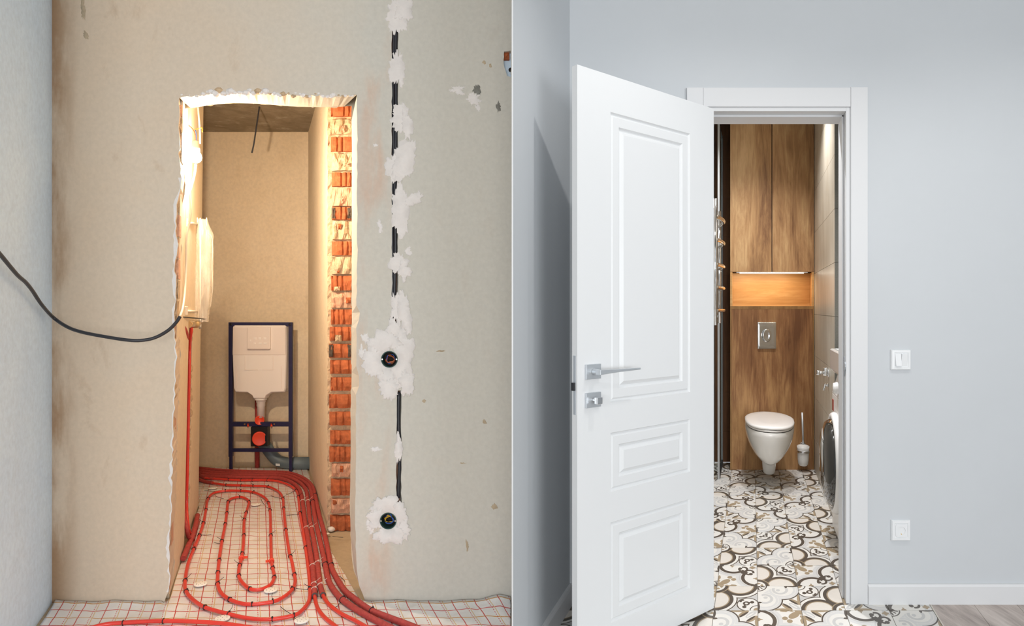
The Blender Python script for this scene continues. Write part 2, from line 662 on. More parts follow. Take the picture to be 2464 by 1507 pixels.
def tile_mat(kind):
    m, nt, b = new_mat('ornament_tile_' + kind)
    b.inputs['Roughness'].default_value = 0.34
    uv = nt.nodes.new('ShaderNodeUVMap')
    sp = nt.nodes.new('ShaderNodeSeparateXYZ')
    nt.links.new(uv.outputs[0], sp.inputs[0])
    E.nt = nt
    a0, b0 = E(sp.outputs[0]), E(sp.outputs[1])
    # symmetric about the diagonal: fold it
    a = E.op('MAXIMUM', a0, b0)
    bb = E.op('MINIMUM', a0, b0)

    def dist(x, y):
        return esqrt((a - x) * (a - x) + (bb - y) * (bb - y))

    def ell(cp, cq, rp, rq):
        p = (a + bb - cp) / rp
        q = (a - bb - cq) / rq
        return (p * p + q * q) < 1.0

    def ellxy(cx, cy, rx, ry):
        p = (a - cx) / rx
        q = (bb - cy) / ry
        return (p * p + q * q) < 1.0

    def ring(d, r0, r1):
        return (d > r0) & (d < r1)
    c = mix_rgb(nt, 0.0, TW, TW)

    def lay(mask, col):
        nonlocal c
        c = mix_rgb(nt, mask, c, col)
    d0 = dist(0, 0)
    df = dist(1, 1)
    if kind == 'lobes':
        d1 = dist(0.58, 0)
        dc = dist(0.77, 0.77)
        lay((d1 > 0.54) & (dc > 0.26), TG)
        lay(ring(d1, 0.50, 0.53) & (dc > 0.24), TD)
        lay(ring(dc, 0.235, 0.262) & (d1 > 0.50), TD)
        lay(ring(d1, 0.345, 0.43), TD)
        lay(ring(d1, 0.315, 0.345), TT)
        lay(d1 < 0.315, TC_)
        dk = dist(0.735, 0.735)
        lay(ring(dk, 0.035, 0.082), TD)
        lay(dist(0.87, 0.69) < 0.05, TD)
        lay(ellxy(0.80, 0.70, 0.06, 0.022), TD)
        lay(dist(0.62, 0.62) < 0.03, TD)
        lay(dist(0.655, 0.60) < 0.03, TD)
        lay(df < 0.19, TW)
        lay(ring(df, 0.165, 0.19), TD)
        lay(df < 0.10, TT)
        lay(d0 < 0.31, TT)
        lay(d0 < 0.285, TD)
        lay(d0 < 0.205, TW)
        lay(ring(d0, 0.08, 0.15) & (eabs(a - bb) > 0.03), TT)
    elif kind == 'scroll':
        d1 = dist(0.61, 0.0)
        lay(ring(d1, 0.43, 0.55), TG)
        lay(ring(d1, 0.47, 0.55), TLG)
        fle = (df < 0.17) | ell(1.62, 0.0, 0.22, 0.13) | (dist(0.70, 0.60) < 0.065) | ellxy(0.97, 0.66, 0.04, 0.16)
        lay(fle, TT)
        lay(dist(0.905, 0.70) < 0.058, TW)
        lay(ring(d1, 0.325, 0.415), TD)
        lay((d1 < 0.325), TW)
        lay((d1 < 0.415) & (a + bb < 0.60) & (bb > 0.0), TW)
        ds = dist(0.365, 0.20)
        lay(ring(ds, 0.075, 0.135) & ((a < 0.40) | (bb > 0.2)), TD)
        lay(dist(0.445, 0.165) < 0.055, TD)
        lay(ring(dist(0.36, 0.36), 0.0, 0.07), TD)
        lay(ellxy(0.12, 0.12, 0.085, 0.04) | ellxy(0.12, 0.12, 0.04, 0.085), TT)
        lay((dist(0.66, 0.0) < 0.06) | ellxy(0.66, 0.05, 0.02, 0.06), TT)
        lay(ellxy(0.98, 0.0, 0.10, 0.07), TD)
    else:
        d1 = dist(0.60, 0.16)
        lay(d1 < 0.42, TLG)
        lay(d1 < 0.34, TW)
        lay(ring(d1, 0.27, 0.33), TLG)
        lay(ring(dist(0.55, 0.17), 0.13, 0.20) & (bb > 0.10), TG)
        lay(dist(0.50, 0.19) < 0.05, TG)
        lay(ring(d1, 0.405, 0.44), TD)
        lay((a + bb < 0.45), TW)
        lay(ell(1.70, 0.0, 0.24, 0.09), TG)
        lay(ell(1.66, 0.0, 0.16, 0.03), TW)
        lay(ell(1.56, 0.20, 0.22, 0.085), TT)
        lay(ell(1.52, 0.155, 0.20, 0.045), TD)
        lay(ellxy(0.98, 0.56, 0.05, 0.17), TT)
        lay(ellxy(0.86, 0.0, 0.16, 0.05), TD)
        lay(ellxy(0.70, 0.03, 0.035, 0.07), TD)
        lay(ring(d0, 0.21, 0.24), TD)
        lay((d0 < 0.21), TW)
        lay((d0 < 0.08), TD)
        lay(ring(d0, 0.09, 0.17) & (eabs(a - bb) < 0.022), TD)
        lay(ring(d0, 0.09, 0.19) & (eabs(bb - a * 0.22) < 0.018), TD)
    f = tex_noise(nt, 60, 3)
    k = ramp(nt, f, [(0.3, (0.96, 0.96, 0.96, 1)), (0.7, (1, 1, 1, 1))])
    mx = nt.nodes.new('ShaderNodeMix')
    mx.data_type = 'RGBA'
    mx.blend_type = 'MULTIPLY'
    mx.inputs[0].default_value = 1.0
    nt.links.new(c, mx.inputs[6])
    nt.links.new(k, mx.inputs[7])
    nt.links.new(mx.outputs[2], b.inputs['Base Color'])
    return m


TM = {k: tile_mat(k) for k in ('lobes', 'scroll', 'cloud')}

# ================================================================== LARGE STRUCTURE
CEIL = 3.05


def cdt_face(outer, holes):
    """flat 2-D polygon with holes -> verts, triangles, boundary loops"""
    vs, es = [], []

    def loop(pts):
        n0 = len(vs)
        for p in pts:
            vs.append(Vector(p))
        for i in range(len(pts)):
            es.append((n0 + i, n0 + (i + 1) % len(pts)))
    loop(outer)
    for h in holes:
        loop(h)
    ov, oe, of, *_ = delaunay_2d_cdt(vs, es, [], 0, 1e-6)

    def inside(p, poly):
        c = False
        j = len(poly) - 1
        for i in range(len(poly)):
            xi, yi = poly[i]
            xj, yj = poly[j]
            if (yi > p[1]) != (yj > p[1]) and p[0] < (xj - xi) * (p[1] - yi) / (yj - yi) + xi:
                c = not c
            j = i
        return c
    tris = []
    for f in of:
        cx = sum(ov[i][0] for i in f) / len(f)
        cy = sum(ov[i][1] for i in f) / len(f)
        if inside((cx, cy), outer) and not any(inside((cx, cy), h) for h in holes):
            tris.append(tuple(f))
    return ov, tris


def jag(pts, step, amp, rnd, closed=False):
    """subdivide a polyline (pixel units) and roughen it"""
    out = []
    n = len(pts)
    for i in range(n if closed else n - 1):
        a = Vector(pts[i])
        b = Vector(pts[(i + 1) % n])
        m = max(1, int((b - a).length / step))
        d = (b - a).normalized() if (b - a).length else Vector((0, 0))
        nn = Vector((-d.y, d.x))
        for k in range(m):
            p = a.lerp(b, k / m)
            if k or i:
                p = p + nn * rnd.uniform(-amp, amp) + d * rnd.uniform(-amp, amp) * 0.4
            out.append((p.x, p.y))
    if not closed:
        out.append(tuple(pts[-1]))
    return out


rn = random.Random(11)
# ragged doorway in the bare wall, pixel coordinates on the wall plane
left_edge = jag([(395, 1452), (403, 1425), (410, 1398), (406, 1340), (411, 1250), (413, 1150), (416, 1050), (420, 950), (424, 860),
                 (418, 790), (424, 700), (420, 640), (427, 600), (423, 545), (427, 480), (436, 440), (431, 370), (432, 300), (431, 236)], 11, 2.2, rn)
top_edge = jag([(431, 236), (470, 230), (500, 227), (520, 218), (560, 222), (600, 219), (650, 225), (700, 228), (760, 231), (820, 230), (859, 228)], 9, 2.6, rn)
right_edge = jag([(859, 228), (860, 320), (859, 450), (860, 600), (858, 735), (866, 752), (864, 770), (858, 790), (858, 880), (863, 905), (863, 930), (857, 950),
                  (856, 1100), (855, 1250), (857, 1350), (864, 1410), (880, 1452)], 16, 1.2, rn)
door_hole = left_edge + top_edge[1:] + right_edge[1:]


def rect_px(x0, x1, y0, y1, amp=1.2):
    return jag([(x0, y0), (x1, y0), (x1, y1), (x0, y1)], 14, amp, rn, True)


chase1 = rect_px(943, 958, 20, 835)
chase2 = rect_px(954, 966, 940, 1216)
circ1 = [(937 + 20 * math.cos(2 * math.pi * k / 28), 865 + 20 * math.sin(2 * math.pi * k / 28)) for k in range(28)]
circ2 = [(934 + 20 * math.cos(2 * math.pi * k / 28), 1254 + 20 * math.sin(2 * math.pi * k / 28)) for k in range(28)]
break_hole = jag([(1213, 124), (1229, 122), (1229, 186), (1221, 182), (1217, 170), (1213, 160), (1212, 142)], 6, 0.8, rn, True)


def wpx(p, Y=Y0):
    return P(p[0], p[1], Y)


z_top = CY - (CEIL - EYE) * F / Y0
outer = [(60, 1452), (395, 1452)] + [(880, 1452), (1232, 1452), (1232, z_top), (60, z_top)]
# outer contour follows the doorway so the wall stays one piece
outer = [(60, 1452)] + door_hole + [(1232, 1452), (1232, z_top), (60, z_top)]
holes = [chase1, chase2, circ1, circ2, break_hole]
ov, tris = cdt_face(outer, holes)
mb = MB()
mb.add([P(p[0], p[1], Y0) for p in ov], tris)


def skirt(mb, loop, Ya, Yb, k=KL, closed=True, taper=1.0):
    n = len(loop)
    cx = sum(p[0] for p in loop) / n
    cy = sum(p[1] for p in loop) / n
    A = [P(p[0], p[1], Ya) for p in loop]
    B = []
    sm = loop
    if not closed:
        sm = []
        for i in range(n):
            w = loop[max(0, i - 4):i + 5]
            sm.append((sum(p[0] for p in w) / len(w), sum(p[1] for p in w) / len(w)))
    for p in sm:
        q = P(cx + (p[0] - cx) * taper, cy + (p[1] - cy) * taper, Ya)
        B.append(q + Vector((k * (Yb - Ya), Yb - Ya, 0)))
    m = n if closed else n - 1
    mb.add(A + B, [(i, (i + 1) % n, n + (i + 1) % n, n + i) for i in range(m)])
    return B


# thickness of the plaster and masonry around the doorway and the slots
TH = 0.165
for e_ in (left_edge, top_edge, right_edge):
    skirt(mb, e_, Y0, Y0 + TH, closed=False)
for h in (chase1, chase2):
    B = skirt(mb, h, Y0, Y0 + 0.035)
    mb.add([B[0], B[len(B) // 2], B[-1]], [(0, 1, 2)])
for h in (circ1, circ2, break_hole):
    skirt(mb, h, Y0, Y0 + 0.07, k=0.0)
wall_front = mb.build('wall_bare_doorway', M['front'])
struct(wall_front, 'bare beige and grey plaster wall with a roughly broken doorway and a cable chase', 'wall')
# back skin of that wall (masonry behind the slots)
mb = MB()
ov2, tris2 = cdt_face(outer, [])
mb.add([P(p[0], p[1], Y0) + Vector((KL * TH, TH, 0)) for p in ov2], tris2)
mb.build('wall_back_skin', M['niche_wall'], wall_front)
mb = MB()
mb.hexa([P(939, 840, Y0 + 0.036), P(970, 840, Y0 + 0.036), P(970, 840, Y0 + 0.06), P(939, 840, Y0 + 0.06),
         P(939, 10, Y0 + 0.036), P(962, 10, Y0 + 0.036), P(962, 10, Y0 + 0.06), P(939, 10, Y0 + 0.06)])
mb.hexa([P(950, 1222, Y0 + 0.036), P(970, 1222, Y0 + 0.036), P(970, 1222, Y0 + 0.06), P(950, 1222, Y0 + 0.06),
         P(950, 935, Y0 + 0.036), P(970, 935, Y0 + 0.036), P(970, 935, Y0 + 0.06), P(950, 935, Y0 + 0.06)])
mb.build('chase_bottom', M['brick_pink'], wall_front)

# side wall of the bare room
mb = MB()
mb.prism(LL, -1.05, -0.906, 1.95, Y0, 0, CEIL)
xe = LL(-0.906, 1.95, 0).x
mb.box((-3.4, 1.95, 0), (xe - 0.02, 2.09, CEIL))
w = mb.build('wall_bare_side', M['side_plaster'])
struct(w, 'pale primed plaster side wall meeting the bare beige wall', 'wall')


def uL(Y, z):
    t = (Y - Y0) / (4.36 - Y0)
    b_ = -0.397 * (1 - t) - 0.388 * t
    tp = -0.333 * (1 - t) - 0.360 * t
    return b_ + (tp - b_) * z / 2.25


# pier wall inside the doorway, slotted for pipes
def pier(mb, Ya, Yb, z0, z1, depth=0.16, inset=0.0):
    def q(Y, z, d):
        return LL(uL(Y, z) - d, Y, z)
    mb.hexa([q(Ya, z0, depth), q(Ya, z0, inset), q(Yb, z0, inset), q(Yb, z0, depth),
             q(Ya, z1, depth), q(Ya, z1, inset), q(Yb, z1, inset), q(Yb, z1, depth)])


CN = 2.74
z_slot = EYE - (788 - CY) * 3.45 / F
mb = MB()
pier(mb, Y0 + 0.05, 3.55, 0, z_slot)
pier(mb, 3.76, 4.36, 0, z_slot)
pier(mb, Y0 + 0.05, 4.36, z_slot, CN)
pier(mb, 3.53, 3.78, 0, z_slot, 0.16, 0.05)
w = mb.build('wall_pier', M['niche_wall'])
struct(w, 'plastered pier lining the broken doorway, slotted for red pipes', 'wall')

mb = MB()
mb.prism(LL, -1.35, 0.62, 5.43, 5.55, 0, CN)
w = mb.build('wall_niche_back', M['niche'])
struct(w, 'sandy plaster wall behind the toilet frame', 'wall')
mb = MB()
mb.prism(LL, 0.413, 0.56, 3.90, 5.43, 0, CN)
wall_nr = mb.build('wall_niche_side', M['niche_wall'])
struct(wall_nr, 'smooth cream plaster side wall with a broken brick end', 'wall')
mb = MB()
mb.prism(LL, 0.80, 0.9, Y0 + TH, 3.95, 0, CN)
mb.prism(LL, 0.56, 0.9, 3.95, 4.05, 0, CN)
mb.prism(LL, -1.47, -1.35, 4.2, 5.55, 0, CN)
mb.prism(LL, -1.4, -0.5, 4.2, 4.3, 0, CN)
w = mb.build('wall_niche_recess', M['niche'])
struct(w, 'hidden plaster walls closing the recesses beside the passage', 'wall')
mb = MB()
mb.prism(LL, -1.4, 0.9, Y0 + 0.001, 5.5, CN, CN + 0.12)
w = mb.build('ceiling_niche', M['concrete'])
struct(w, 'raw mottled concrete ceiling over the toilet niche', 'ceiling')

# floors
mb = MB()
mb.hexa([Vector((-3.4, -3.4, -0.1)), Vector((0, -3.4, -0.1)), Vector((0.0, Y0 + 0.1, -0.1)), Vector((-3.4, Y0 + 0.1, -0.1)),
         Vector((-3.4, -3.4, 0)), Vector((0, -3.4, 0)), Vector((0.0, Y0 + 0.1, 0)), Vector((-3.4, Y0 + 0.1, 0))])
mb.prism(LL, -1.4, 0.9, Y0 + 0.1, 5.5, -0.1, 0)
w = mb.build('floor_bare', M['screed'])
struct(w, 'bare sandy screed floor under the foil', 'floor')

# partition between the two rooms, with its thin white corner bead
yn = 0.8021 / 0.3606
A = Vector((0, yn, 0))
xc = (1371 - CX) * Y0 / F
B = Vector((xc, Y0, 0))


def xwall(Y):
    return xc - (Y0 - Y) * KR


yn = Y0 - xc / KR
mb = MB()
p0, p1, p2 = Vector((0.003, yn + 0.012, 0)), Vector((xc, Y0, 0)), Vector((0.004, Y0 + 0.12, 0))
p3 = Vector((xc, Y0 + 0.12, 0))
zt = Vector((0, 0, CEIL))
mb.add([p0, p1, p3, p2, p0 + zt, p1 + zt, p3 + zt, p2 + zt],
       [(3, 2, 1, 0), (4, 5, 6, 7), (0, 1, 5, 4), (1, 2, 6, 5), (2, 3, 7, 6), (3, 0, 4, 7)])
wall_part = mb.build('wall_partition', M['wall_paint'])
struct(wall_part, 'tapering pale grey partition wall beside the open white door', 'wall')
mb = MB()
mb.box((-0.0012, yn - 0.004, 0), (0.0040, yn + 0.014, CEIL))
w = mb.build('trim_1', M['white_trim'])
struct(w, 'thin white corner bead running up the partition end', 'trim')

# painted wall with the door opening
def opx(px):
    return (px - CX) * Y0 / F


def opz(py):
    return EYE - (py - CY) * Y0 / F


XO0, XO1, ZO = opx(1690), opx(2040), opz(262)
mb = MB()
x0, x1 = xc, 4.2
TW2 = 0.17
for (a0, a1, z0, z1) in ((x0, XO0, 0, CEIL), (XO1, x1, 0, CEIL), (XO0, XO1, ZO, CEIL)):
    def q(x, d, z):
        return Vector((x + KR * d, Y0 + d, z))
    mb.hexa([q(a0, 0, z0), q(a1, 0, z0), q(a1, TW2, z0), q(a0, TW2, z0), q(a0, 0, z1), q(a1, 0, z1), q(a1, TW2, z1), q(a0, TW2, z1)])
w = mb.build('wall_painted', M['wall_paint'])
struct(w, 'light grey painted wall around the white door frame', 'wall')

# ceiling over both front rooms
mb = MB()
mb.box((-3.4, -3.4, CEIL), (4.2, Y0 + 0.3, CEIL + 0.1))
w = mb.build('ceiling', M['ceiling'])
struct(w, 'white ceiling over the two rooms', 'ceiling')
mb = MB()
mb.box((4.1, 0.6, 0), (4.2, Y0, CEIL))
w = mb.build('wall_painted_end', M['wall_paint'])
struct(w, 'light grey painted end wall of the hall', 'wall')

# toilet room shell
CW = 2.88
YB = 5.62
URW = 0.503
mb = MB()
mb.prism(RR, URW + 0.008, 0.66, 4.05, YB, 0, CW)
wall_tr = mb.build('wall_tiled', M['grout'])
struct(wall_tr, 'toilet room side wall of large beige stone tiles', 'wall')
mb = MB()
mb.prism(RR, -0.40, -0.312, Y0 + TW2, YB, 0, CW)
w = mb.build('wall_toilet_side', M['light_tile'])
struct(w, 'glossy light grey wall behind the chrome towel rail', 'wall')
mb = MB()
mb.prism(RR, -0.40, 0.66, YB, YB + 0.1, 0, CW)
wall_tb = mb.build('wall_toilet_back', M['wood_tile'])
struct(wall_tb, 'dark wood-look tiled wall behind the oak cabinet', 'wall')
mb = MB()
mb.prism(RR, 1.25, 1.35, Y0 + TW2, 4.2, 0, CW)
mb.prism(RR, 0.66, 1.35, 4.05, 4.2, 0, CW)
w = mb.build('wall_toilet_recess', M['light_tile'])
struct(w, 'walls of the recess holding the washing machine', 'wall')
mb = MB()
mb.prism(RR, -0.4, 1.35, Y0 + 0.02, YB + 0.1, CW, CW + 0.1)
w = mb.build('ceiling_toilet', M['ceiling'])
struct(w, 'white ceiling of the toilet room', 'ceiling')

# ------------------------------------------------------------------ finished room: floor with single tiles and planks
PITCH_U, PITCH_Y = 0.1885, 0.2495
U_A, Y_A = 0.026, 2.861
mb = MB()
mb.hexa([Vector((0.0, -3.4, -0.1)), Vector((4.2, -3.4, -0.1)), Vector((4.2, Y0 + 0.1, -0.1)), Vector((0.0, Y0 + 0.1, -0.1)),
         Vector((0.0, -3.4, -0.004)), Vector((4.2, -3.4, -0.004)), Vector((4.2, Y0 + 0.1, -0.004)), Vector((0.0, Y0 + 0.1, -0.004))])
mb.prism(RR, -0.4, 1.35, Y0 + 0.1, YB, -0.1, -0.004)
floor_r = mb.build('floor_tiled', M['floor_grout'])
struct(floor_r, 'floor of ornamental cream and brown patchwork tiles running into the toilet room', 'floor')
FL = world_loc(floor_r)


def tile_mesh(name, mat, rot, w, d, k, h=0.004, gap=0.0011):
    hw, hd = w / 2 - gap, d / 2 - gap * 1.2
    c = [(-hw, -hd), (hw, -hd), (hw, hd), (-hw, hd)]
    e = 0.0012
    ci = [(-hw + e, -hd + e), (hw - e, -hd + e), (hw - e, hd - e), (-hw + e, hd - e)]
    vs = [(x + k * y, y, -h) for x, y in c] + [(x + k * y, y, -0.0007) for x, y in c] + [(x + k * y, y, 0) for x, y in ci]
    fs = [(8, 9, 10, 11)]
    for i in range(4):
        j = (i + 1) % 4
        fs += [(i, j, 4 + j, 4 + i), (4 + i, 4 + j, 8 + j, 8 + i)]
    me = bpy.data.meshes.new(name)
    me.from_pydata(vs, [], fs)
    uvl = me.uv_layers.new(name='UVMap')
    for lp in me.loops:
        x, y, z = vs[lp.vertex_index]
        u, v = (x - k * y) / w + 0.5, y / d + 0.5
        for _ in range(rot):
            u, v = v, 1 - u
        uvl.data[lp.index].uv = (u, v)
    me.materials.append(mat)
    return me


# origin corner of the print: 0 near-side first corner, then turning
ORI = {'BL': 0, 'BR': 3, 'TR': 2, 'TL': 1}
TMESH = {}
for kd in TM:
    for nm, r in ORI.items():
        TMESH[(kd, nm)] = tile_mesh('floor_tile_' + kd, TM[kd], r, PITCH_U, PITCH_Y, KR)
LAY = {  # row: column: (print, corner); rows count away from the viewer
    0: {-1: ('lobes', 'TR'), 1: ('cloud', 'BL'), 2: ('scroll', 'BL'), 3: ('cloud', 'TL'), 4: ('scroll', 'TR'), 5: ('cloud', 'BR'), 0: ('lobes', 'TR')},
    1: {0: ('scroll', 'BL'), 1: ('lobes', 'BR'), 2: ('cloud', 'BR'), 3: ('lobes', 'TL'), 4: ('cloud', 'TR'), 5: ('scroll', 'TL')},
    2: {0: ('cloud', 'TL'), 1: ('scroll', 'TR'), 2: ('lobes', 'BL'), 3: ('scroll', 'TL'), 4: ('lobes', 'TR')},
    3: {0: ('cloud', 'BR'), 1: ('lobes', 'BR'), 2: ('cloud', 'TL'), 3: ('lobes', 'BL'), 4: ('scroll', 'TL')},
    4: {0: ('scroll', 'BR'), 1: ('cloud', 'BL'), 2: ('lobes', 'TL'), 3: ('scroll', 'BR'), 4: ('cloud', 'TL')},
    5: {0: ('lobes', 'TR'), 1: ('scroll', 'BR'), 2: ('cloud', 'BR'), 3: ('lobes', 'TR'), 4: ('scroll', 'TR')},
    6: {0: ('scroll', 'TL'), 1: ('cloud', 'TR'), 2: ('scroll', 'TR'), 3: ('cloud', 'BR'), 4: ('lobes', 'BR')},
    7: {0: ('cloud', 'TR'), 1: ('scroll', 'TR'), 2: ('lobes', 'BR'), 3: ('scroll', 'TL'), 4: ('cloud', 'BL')},
    8: {0: ('lobes', 'BL'), 1: ('cloud', 'BR'), 2: ('scroll', 'BL'), 3: ('cloud', 'BL'), 4: ('scroll', 'TL')},
    9: {0: ('cloud', 'TL'), 1: ('lobes', 'TL'), 2: ('cloud', 'TR'), 3: ('scroll', 'TL'), 4: ('lobes', 'BR')},
    10: {0: ('lobes', 'BL'), 1: ('scroll', 'BL'), 2: ('lobes', 'TL'), 3: ('cloud', 'TR'), 4: ('lobes', 'BL')},
}
rt = random.Random(5)
for row in range(-2, 12):
    Ya = Y_A + (row - 1) * PITCH_Y
    Yc = Ya + PITCH_Y / 2
    for col in range(-5, 7):
        ua = U_A + (col - 2) * PITCH_U
        uc = ua + PITCH_U / 2
        inside_wc = Yc > Y0 - 0.02
        if inside_wc and not (Ya < Y0 and -0.75 < uc < 0.76):
            if not (-0.42 < uc < 1.2) or Yc > YB:
                continue
            if (uc > 0.62 and Yc > 4.0) or (Ya < Y0 and uc > 0.76):
                continue
        else:
            if col > 5:
                continue
            if RR(ua + PITCH_U, Ya, 0).x < xwall(Ya) - 0.02 or RR(uc, Yc, 0).x < 0.03:
                continue
        key = LAY.get(row, {}).get(col)
        if key is None:
            key = (rt.choice(list(TM)), rt.choice(list(ORI)))
        o = bpy.data.objects.new('floor_tile', TMESH[key])
        o.parent = floor_r
        o.location = RR(uc, Yc, 0) - FL
        COL.objects.link(o)
# laminate planks beyond the tiles
U_P = U_A + 4 * PITCH_U
for i in range(8):
    u0 = U_P + 0.006 + i * 0.188
    ys = [1.0, 2.2 + 0.35 * ((i * 37) % 3) * 0.5, Y0]
    for a, b_ in zip(ys[:-1], ys[1:]):
        mb = MB()
        mb.prism(RR, u0 + 0.0008, u0 + 0.1872, a + 0.001, b_ - 0.001, -0.004, 0.0)
        o = mb.build('plank', M['plank'], floor_r)
mb = MB()
mb.prism(RR, U_P + 0.0005, U_P + 0.006, 1.0, Y0, -0.004, 0.0015)
o = mb.build('joint_strip', M['grout'], floor_r)

# skirting
mb = MB()
xb0 = opx(2085)
prof = [(0, 0), (0.016, 0), (0.016, 0.078), (0.012, 0.088), (0, 0.0885)]
rA = [Vector((xb0, Y0 - d, z)) for d, z in prof]
rB = [Vector((4.1, Y0 - d, z)) for d, z in prof]
mb.loft([rA, rB], True, False)
o = mb.build('baseboard_back', M['white_trim'])
struct(o, 'white skirting board along the grey painted wall beside the door frame', 'baseboard')
mb = MB()
nrm = Vector((1, -KR, 0)).normalized()
rA = [Vector((xwall(yn + 0.02), yn + 0.02, 0)) + nrm * d + Vector((0, 0, z)) for d, z in prof]
rB = [Vector((xc - 0.003, Y0 - 0.008, 0)) + nrm * d + Vector((0, 0, z)) for d, z in prof]
mb.loft([rA, rB], True, False)
o = mb.build('baseboard_side', M['white_trim'])
struct(o, 'white skirting board at the foot of the partition behind the open door', 'baseboard')
mb = MB()
rA = [Vector((xc, Y0 - d, z)) for d, z in prof]
rB = [Vector((opx(1651), Y0 - d, z)) for d, z in prof]
mb.loft([rA, rB], True, False)
o = mb.build('baseboard_corner', M['white_trim'])
struct(o, 'short white skirting board behind the open white door', 'baseboard')

# door frame: casings, head and jamb linings
df = thing('trim_2', (opx(1867), Y0, 0), 'white lacquered door frame with flat casings', 'door frame', None, 'structure')


def slab(name, xa, xb, za, zb, d0, d1, mat, parent, bevel=0.0015):
    mb = MB()

    def q(x, d, z):
        return Vector((x + KR * max(d, 0), Y0 + d, z))
    mb.hexa([q(xa, d0, za), q(xb, d0, za), q(xb, d1, za), q(xa, d1, za), q(xa, d0, zb), q(xb, d0, zb), q(xb, d1, zb), q(xa, d1, zb)])
    return mb.build(name, mat, parent, bevel)


slab('casing', opx(2044), opx(2084.5), 0, opz(212), -0.014, 0, M['white_trim'], df)
slab('casing', opx(1651), opx(1690), 0, opz(213), -0.014, 0, M['white_trim'], df)
slab('head_casing', opx(1690.4), opx(2043.6), opz(259), opz(213), -0.013, 0, M['white_trim'], df)
slab('jamb_lining', opx(2034), opx(2044), 0, opz(259), -0.006, 0.168, M['white_trim'], df)
slab('jamb_stop', opx(2029.5), opx(2034.2), 0, opz(266), 0.05, 0.168, M['white_trim'], df)
slab('jamb_lining', opx(1690), opx(1700), 0, opz(259), -0.006, 0.168, M['white_trim'], df)
slab('head_lining', opx(1700), opx(2034), opz(268.5), opz(259), -0.006, 0.168, M['white_trim'], df)
slab('head_stop', opx(1700), opx(2034), opz(273.5), opz(268.3), 0.05, 0.168, M['white_trim'], df)
# strike plate let into the jamb
mb = MB()
zc = opz(883)
jx = opx(2033.9)
pl = [(0.012, -0.045), (0.012, 0.045), (0.0, 0.020), (-0.012, 0.012), (-0.016, 0), (-0.012, -0.012), (0.0, -0.020)]
a_ = [Vector((jx + KR * (0.012 + d) - 0.0015, Y0 + 0.012 + d, zc + z)) for d, z in pl]
b_ = [p + Vector((0.003, 0, 0)) for p in a_]
mb.loft([a_, b_], True, False)
mb.build('strike_plate', M['satin'], df)

# ------------------------------------------------------------------ open door
H0 = Vector(((1717.5 - CX) * 2.859 / F, 2.859, 0))
F0 = Vector(((1389 - CX) * 2.339 / F, 2.339, 0))
DT = (F0 - H0)
DW = DT.length
DT.normalize()
DN = Vector((-DT.y, DT.x, 0))
if DN.dot(-H0) < 0:
    DN = -DN
DZ0, DZ1 = 0.010, 2.158
DTH = 0.026
door = thing('door_1', H0, 'white lacquered panelled door standing open with satin lever handle', 'door', None, 'structure')


def dpt(s, z, d=0.0):
    return H0 + DT * s + DN * d + Vector((0, 0, z))


def dray(px, py):
    d = Vector(((px - CX) / F, 1, -(py - CY) / F))
    o = Vector((0, 0, EYE))
    t = (H0 - o).dot(DN) / d.dot(DN)
    p = o + d * t
    return (p - H0).dot(DT), p.z


mb = MB()
panels = []
for TLp, BRp, TRp, BLp in (((1469, 269), (1660, 942), (1660, 322), (1471, 971)), ((1469, 1044), (1661, 1133), (1661, 1007), (1469, 1187)),
                           ((1469, 1260), (1661, 1415), (1661, 1199), (1469, 1503))):
    s1 = dray(*TLp)[0]
    s0 = dray(*BRp)[0]
    zt_ = (dray(*TLp)[1] + dray(*TRp)[1]) / 2
    zb_ = (dray(*BRp)[1] + dray(*BLp)[1]) / 2
    panels.append((s0, s1, zb_, zt_))
ps0 = sum(p[0] for p in panels) / 3
ps1 = sum(p[1] for p in panels) / 3
panels.sort(key=lambda p: p[2])


def dquad(s0, s1, z0, z1, d=0.0):
    mb.add([dpt(s0, z0, d), dpt(s1, z0, d), dpt(s1, z1, d), dpt(s0, z1, d)], [(0, 1, 2, 3)])


dquad(0, ps0, DZ0, DZ1)
dquad(ps1, DW, DZ0, DZ1)
zz = DZ0
for (_, _, zb_, zt_) in panels:
    dquad(ps0, ps1, zz, zb_)
    zz = zt_
dquad(ps0, ps1, zz, DZ1)
mold = [(0, 0), (0.004, -0.006), (0.010, -0.007), (0.016, -0.0025), (0.048, -0.0025), (0.053, -0.009), (0.060, -0.0105), (0.074, -0.0015)]
for (_, _, zb_, zt_) in panels:
    rings = []
    for ins, d in mold:
        rings.append([dpt(ps0 + ins, zb_ + ins, d), dpt(ps1 - ins, zb_ + ins, d), dpt(ps1 - ins, zt_ - ins, d), dpt(ps0 + ins, zt_ - ins, d)])
    mb.loft(rings, False, False)
    mb.add(rings[-1], [(0, 1, 2, 3)])
# edges and back
f_ = [dpt(0, DZ0), dpt(DW, DZ0), dpt(DW, DZ1), dpt(0, DZ1)]
k_ = [p - DN * DTH for p in f_]
mb.add(f_ + k_, [(0, 1, 5, 4), (1, 2, 6, 5), (2, 3, 7, 6), (3, 0, 4, 7), (7, 6, 5, 4)])
leaf = mb.build('door_leaf', M['white_lacquer'], door)


def dbox(name, s0, s1, z0, z1, d0, d1, mat, parent, bevel=0.001):
    mb = MB()
    mb.hexa([dpt(s0, z0, d0), dpt(s1, z0, d0), dpt(s1, z0, d1), dpt(s0, z0, d1), dpt(s0, z1, d0), dpt(s1, z1, d0), dpt(s1, z1, d1), dpt(s0, z1, d1)])
    return mb.build(name, mat, parent, bevel)


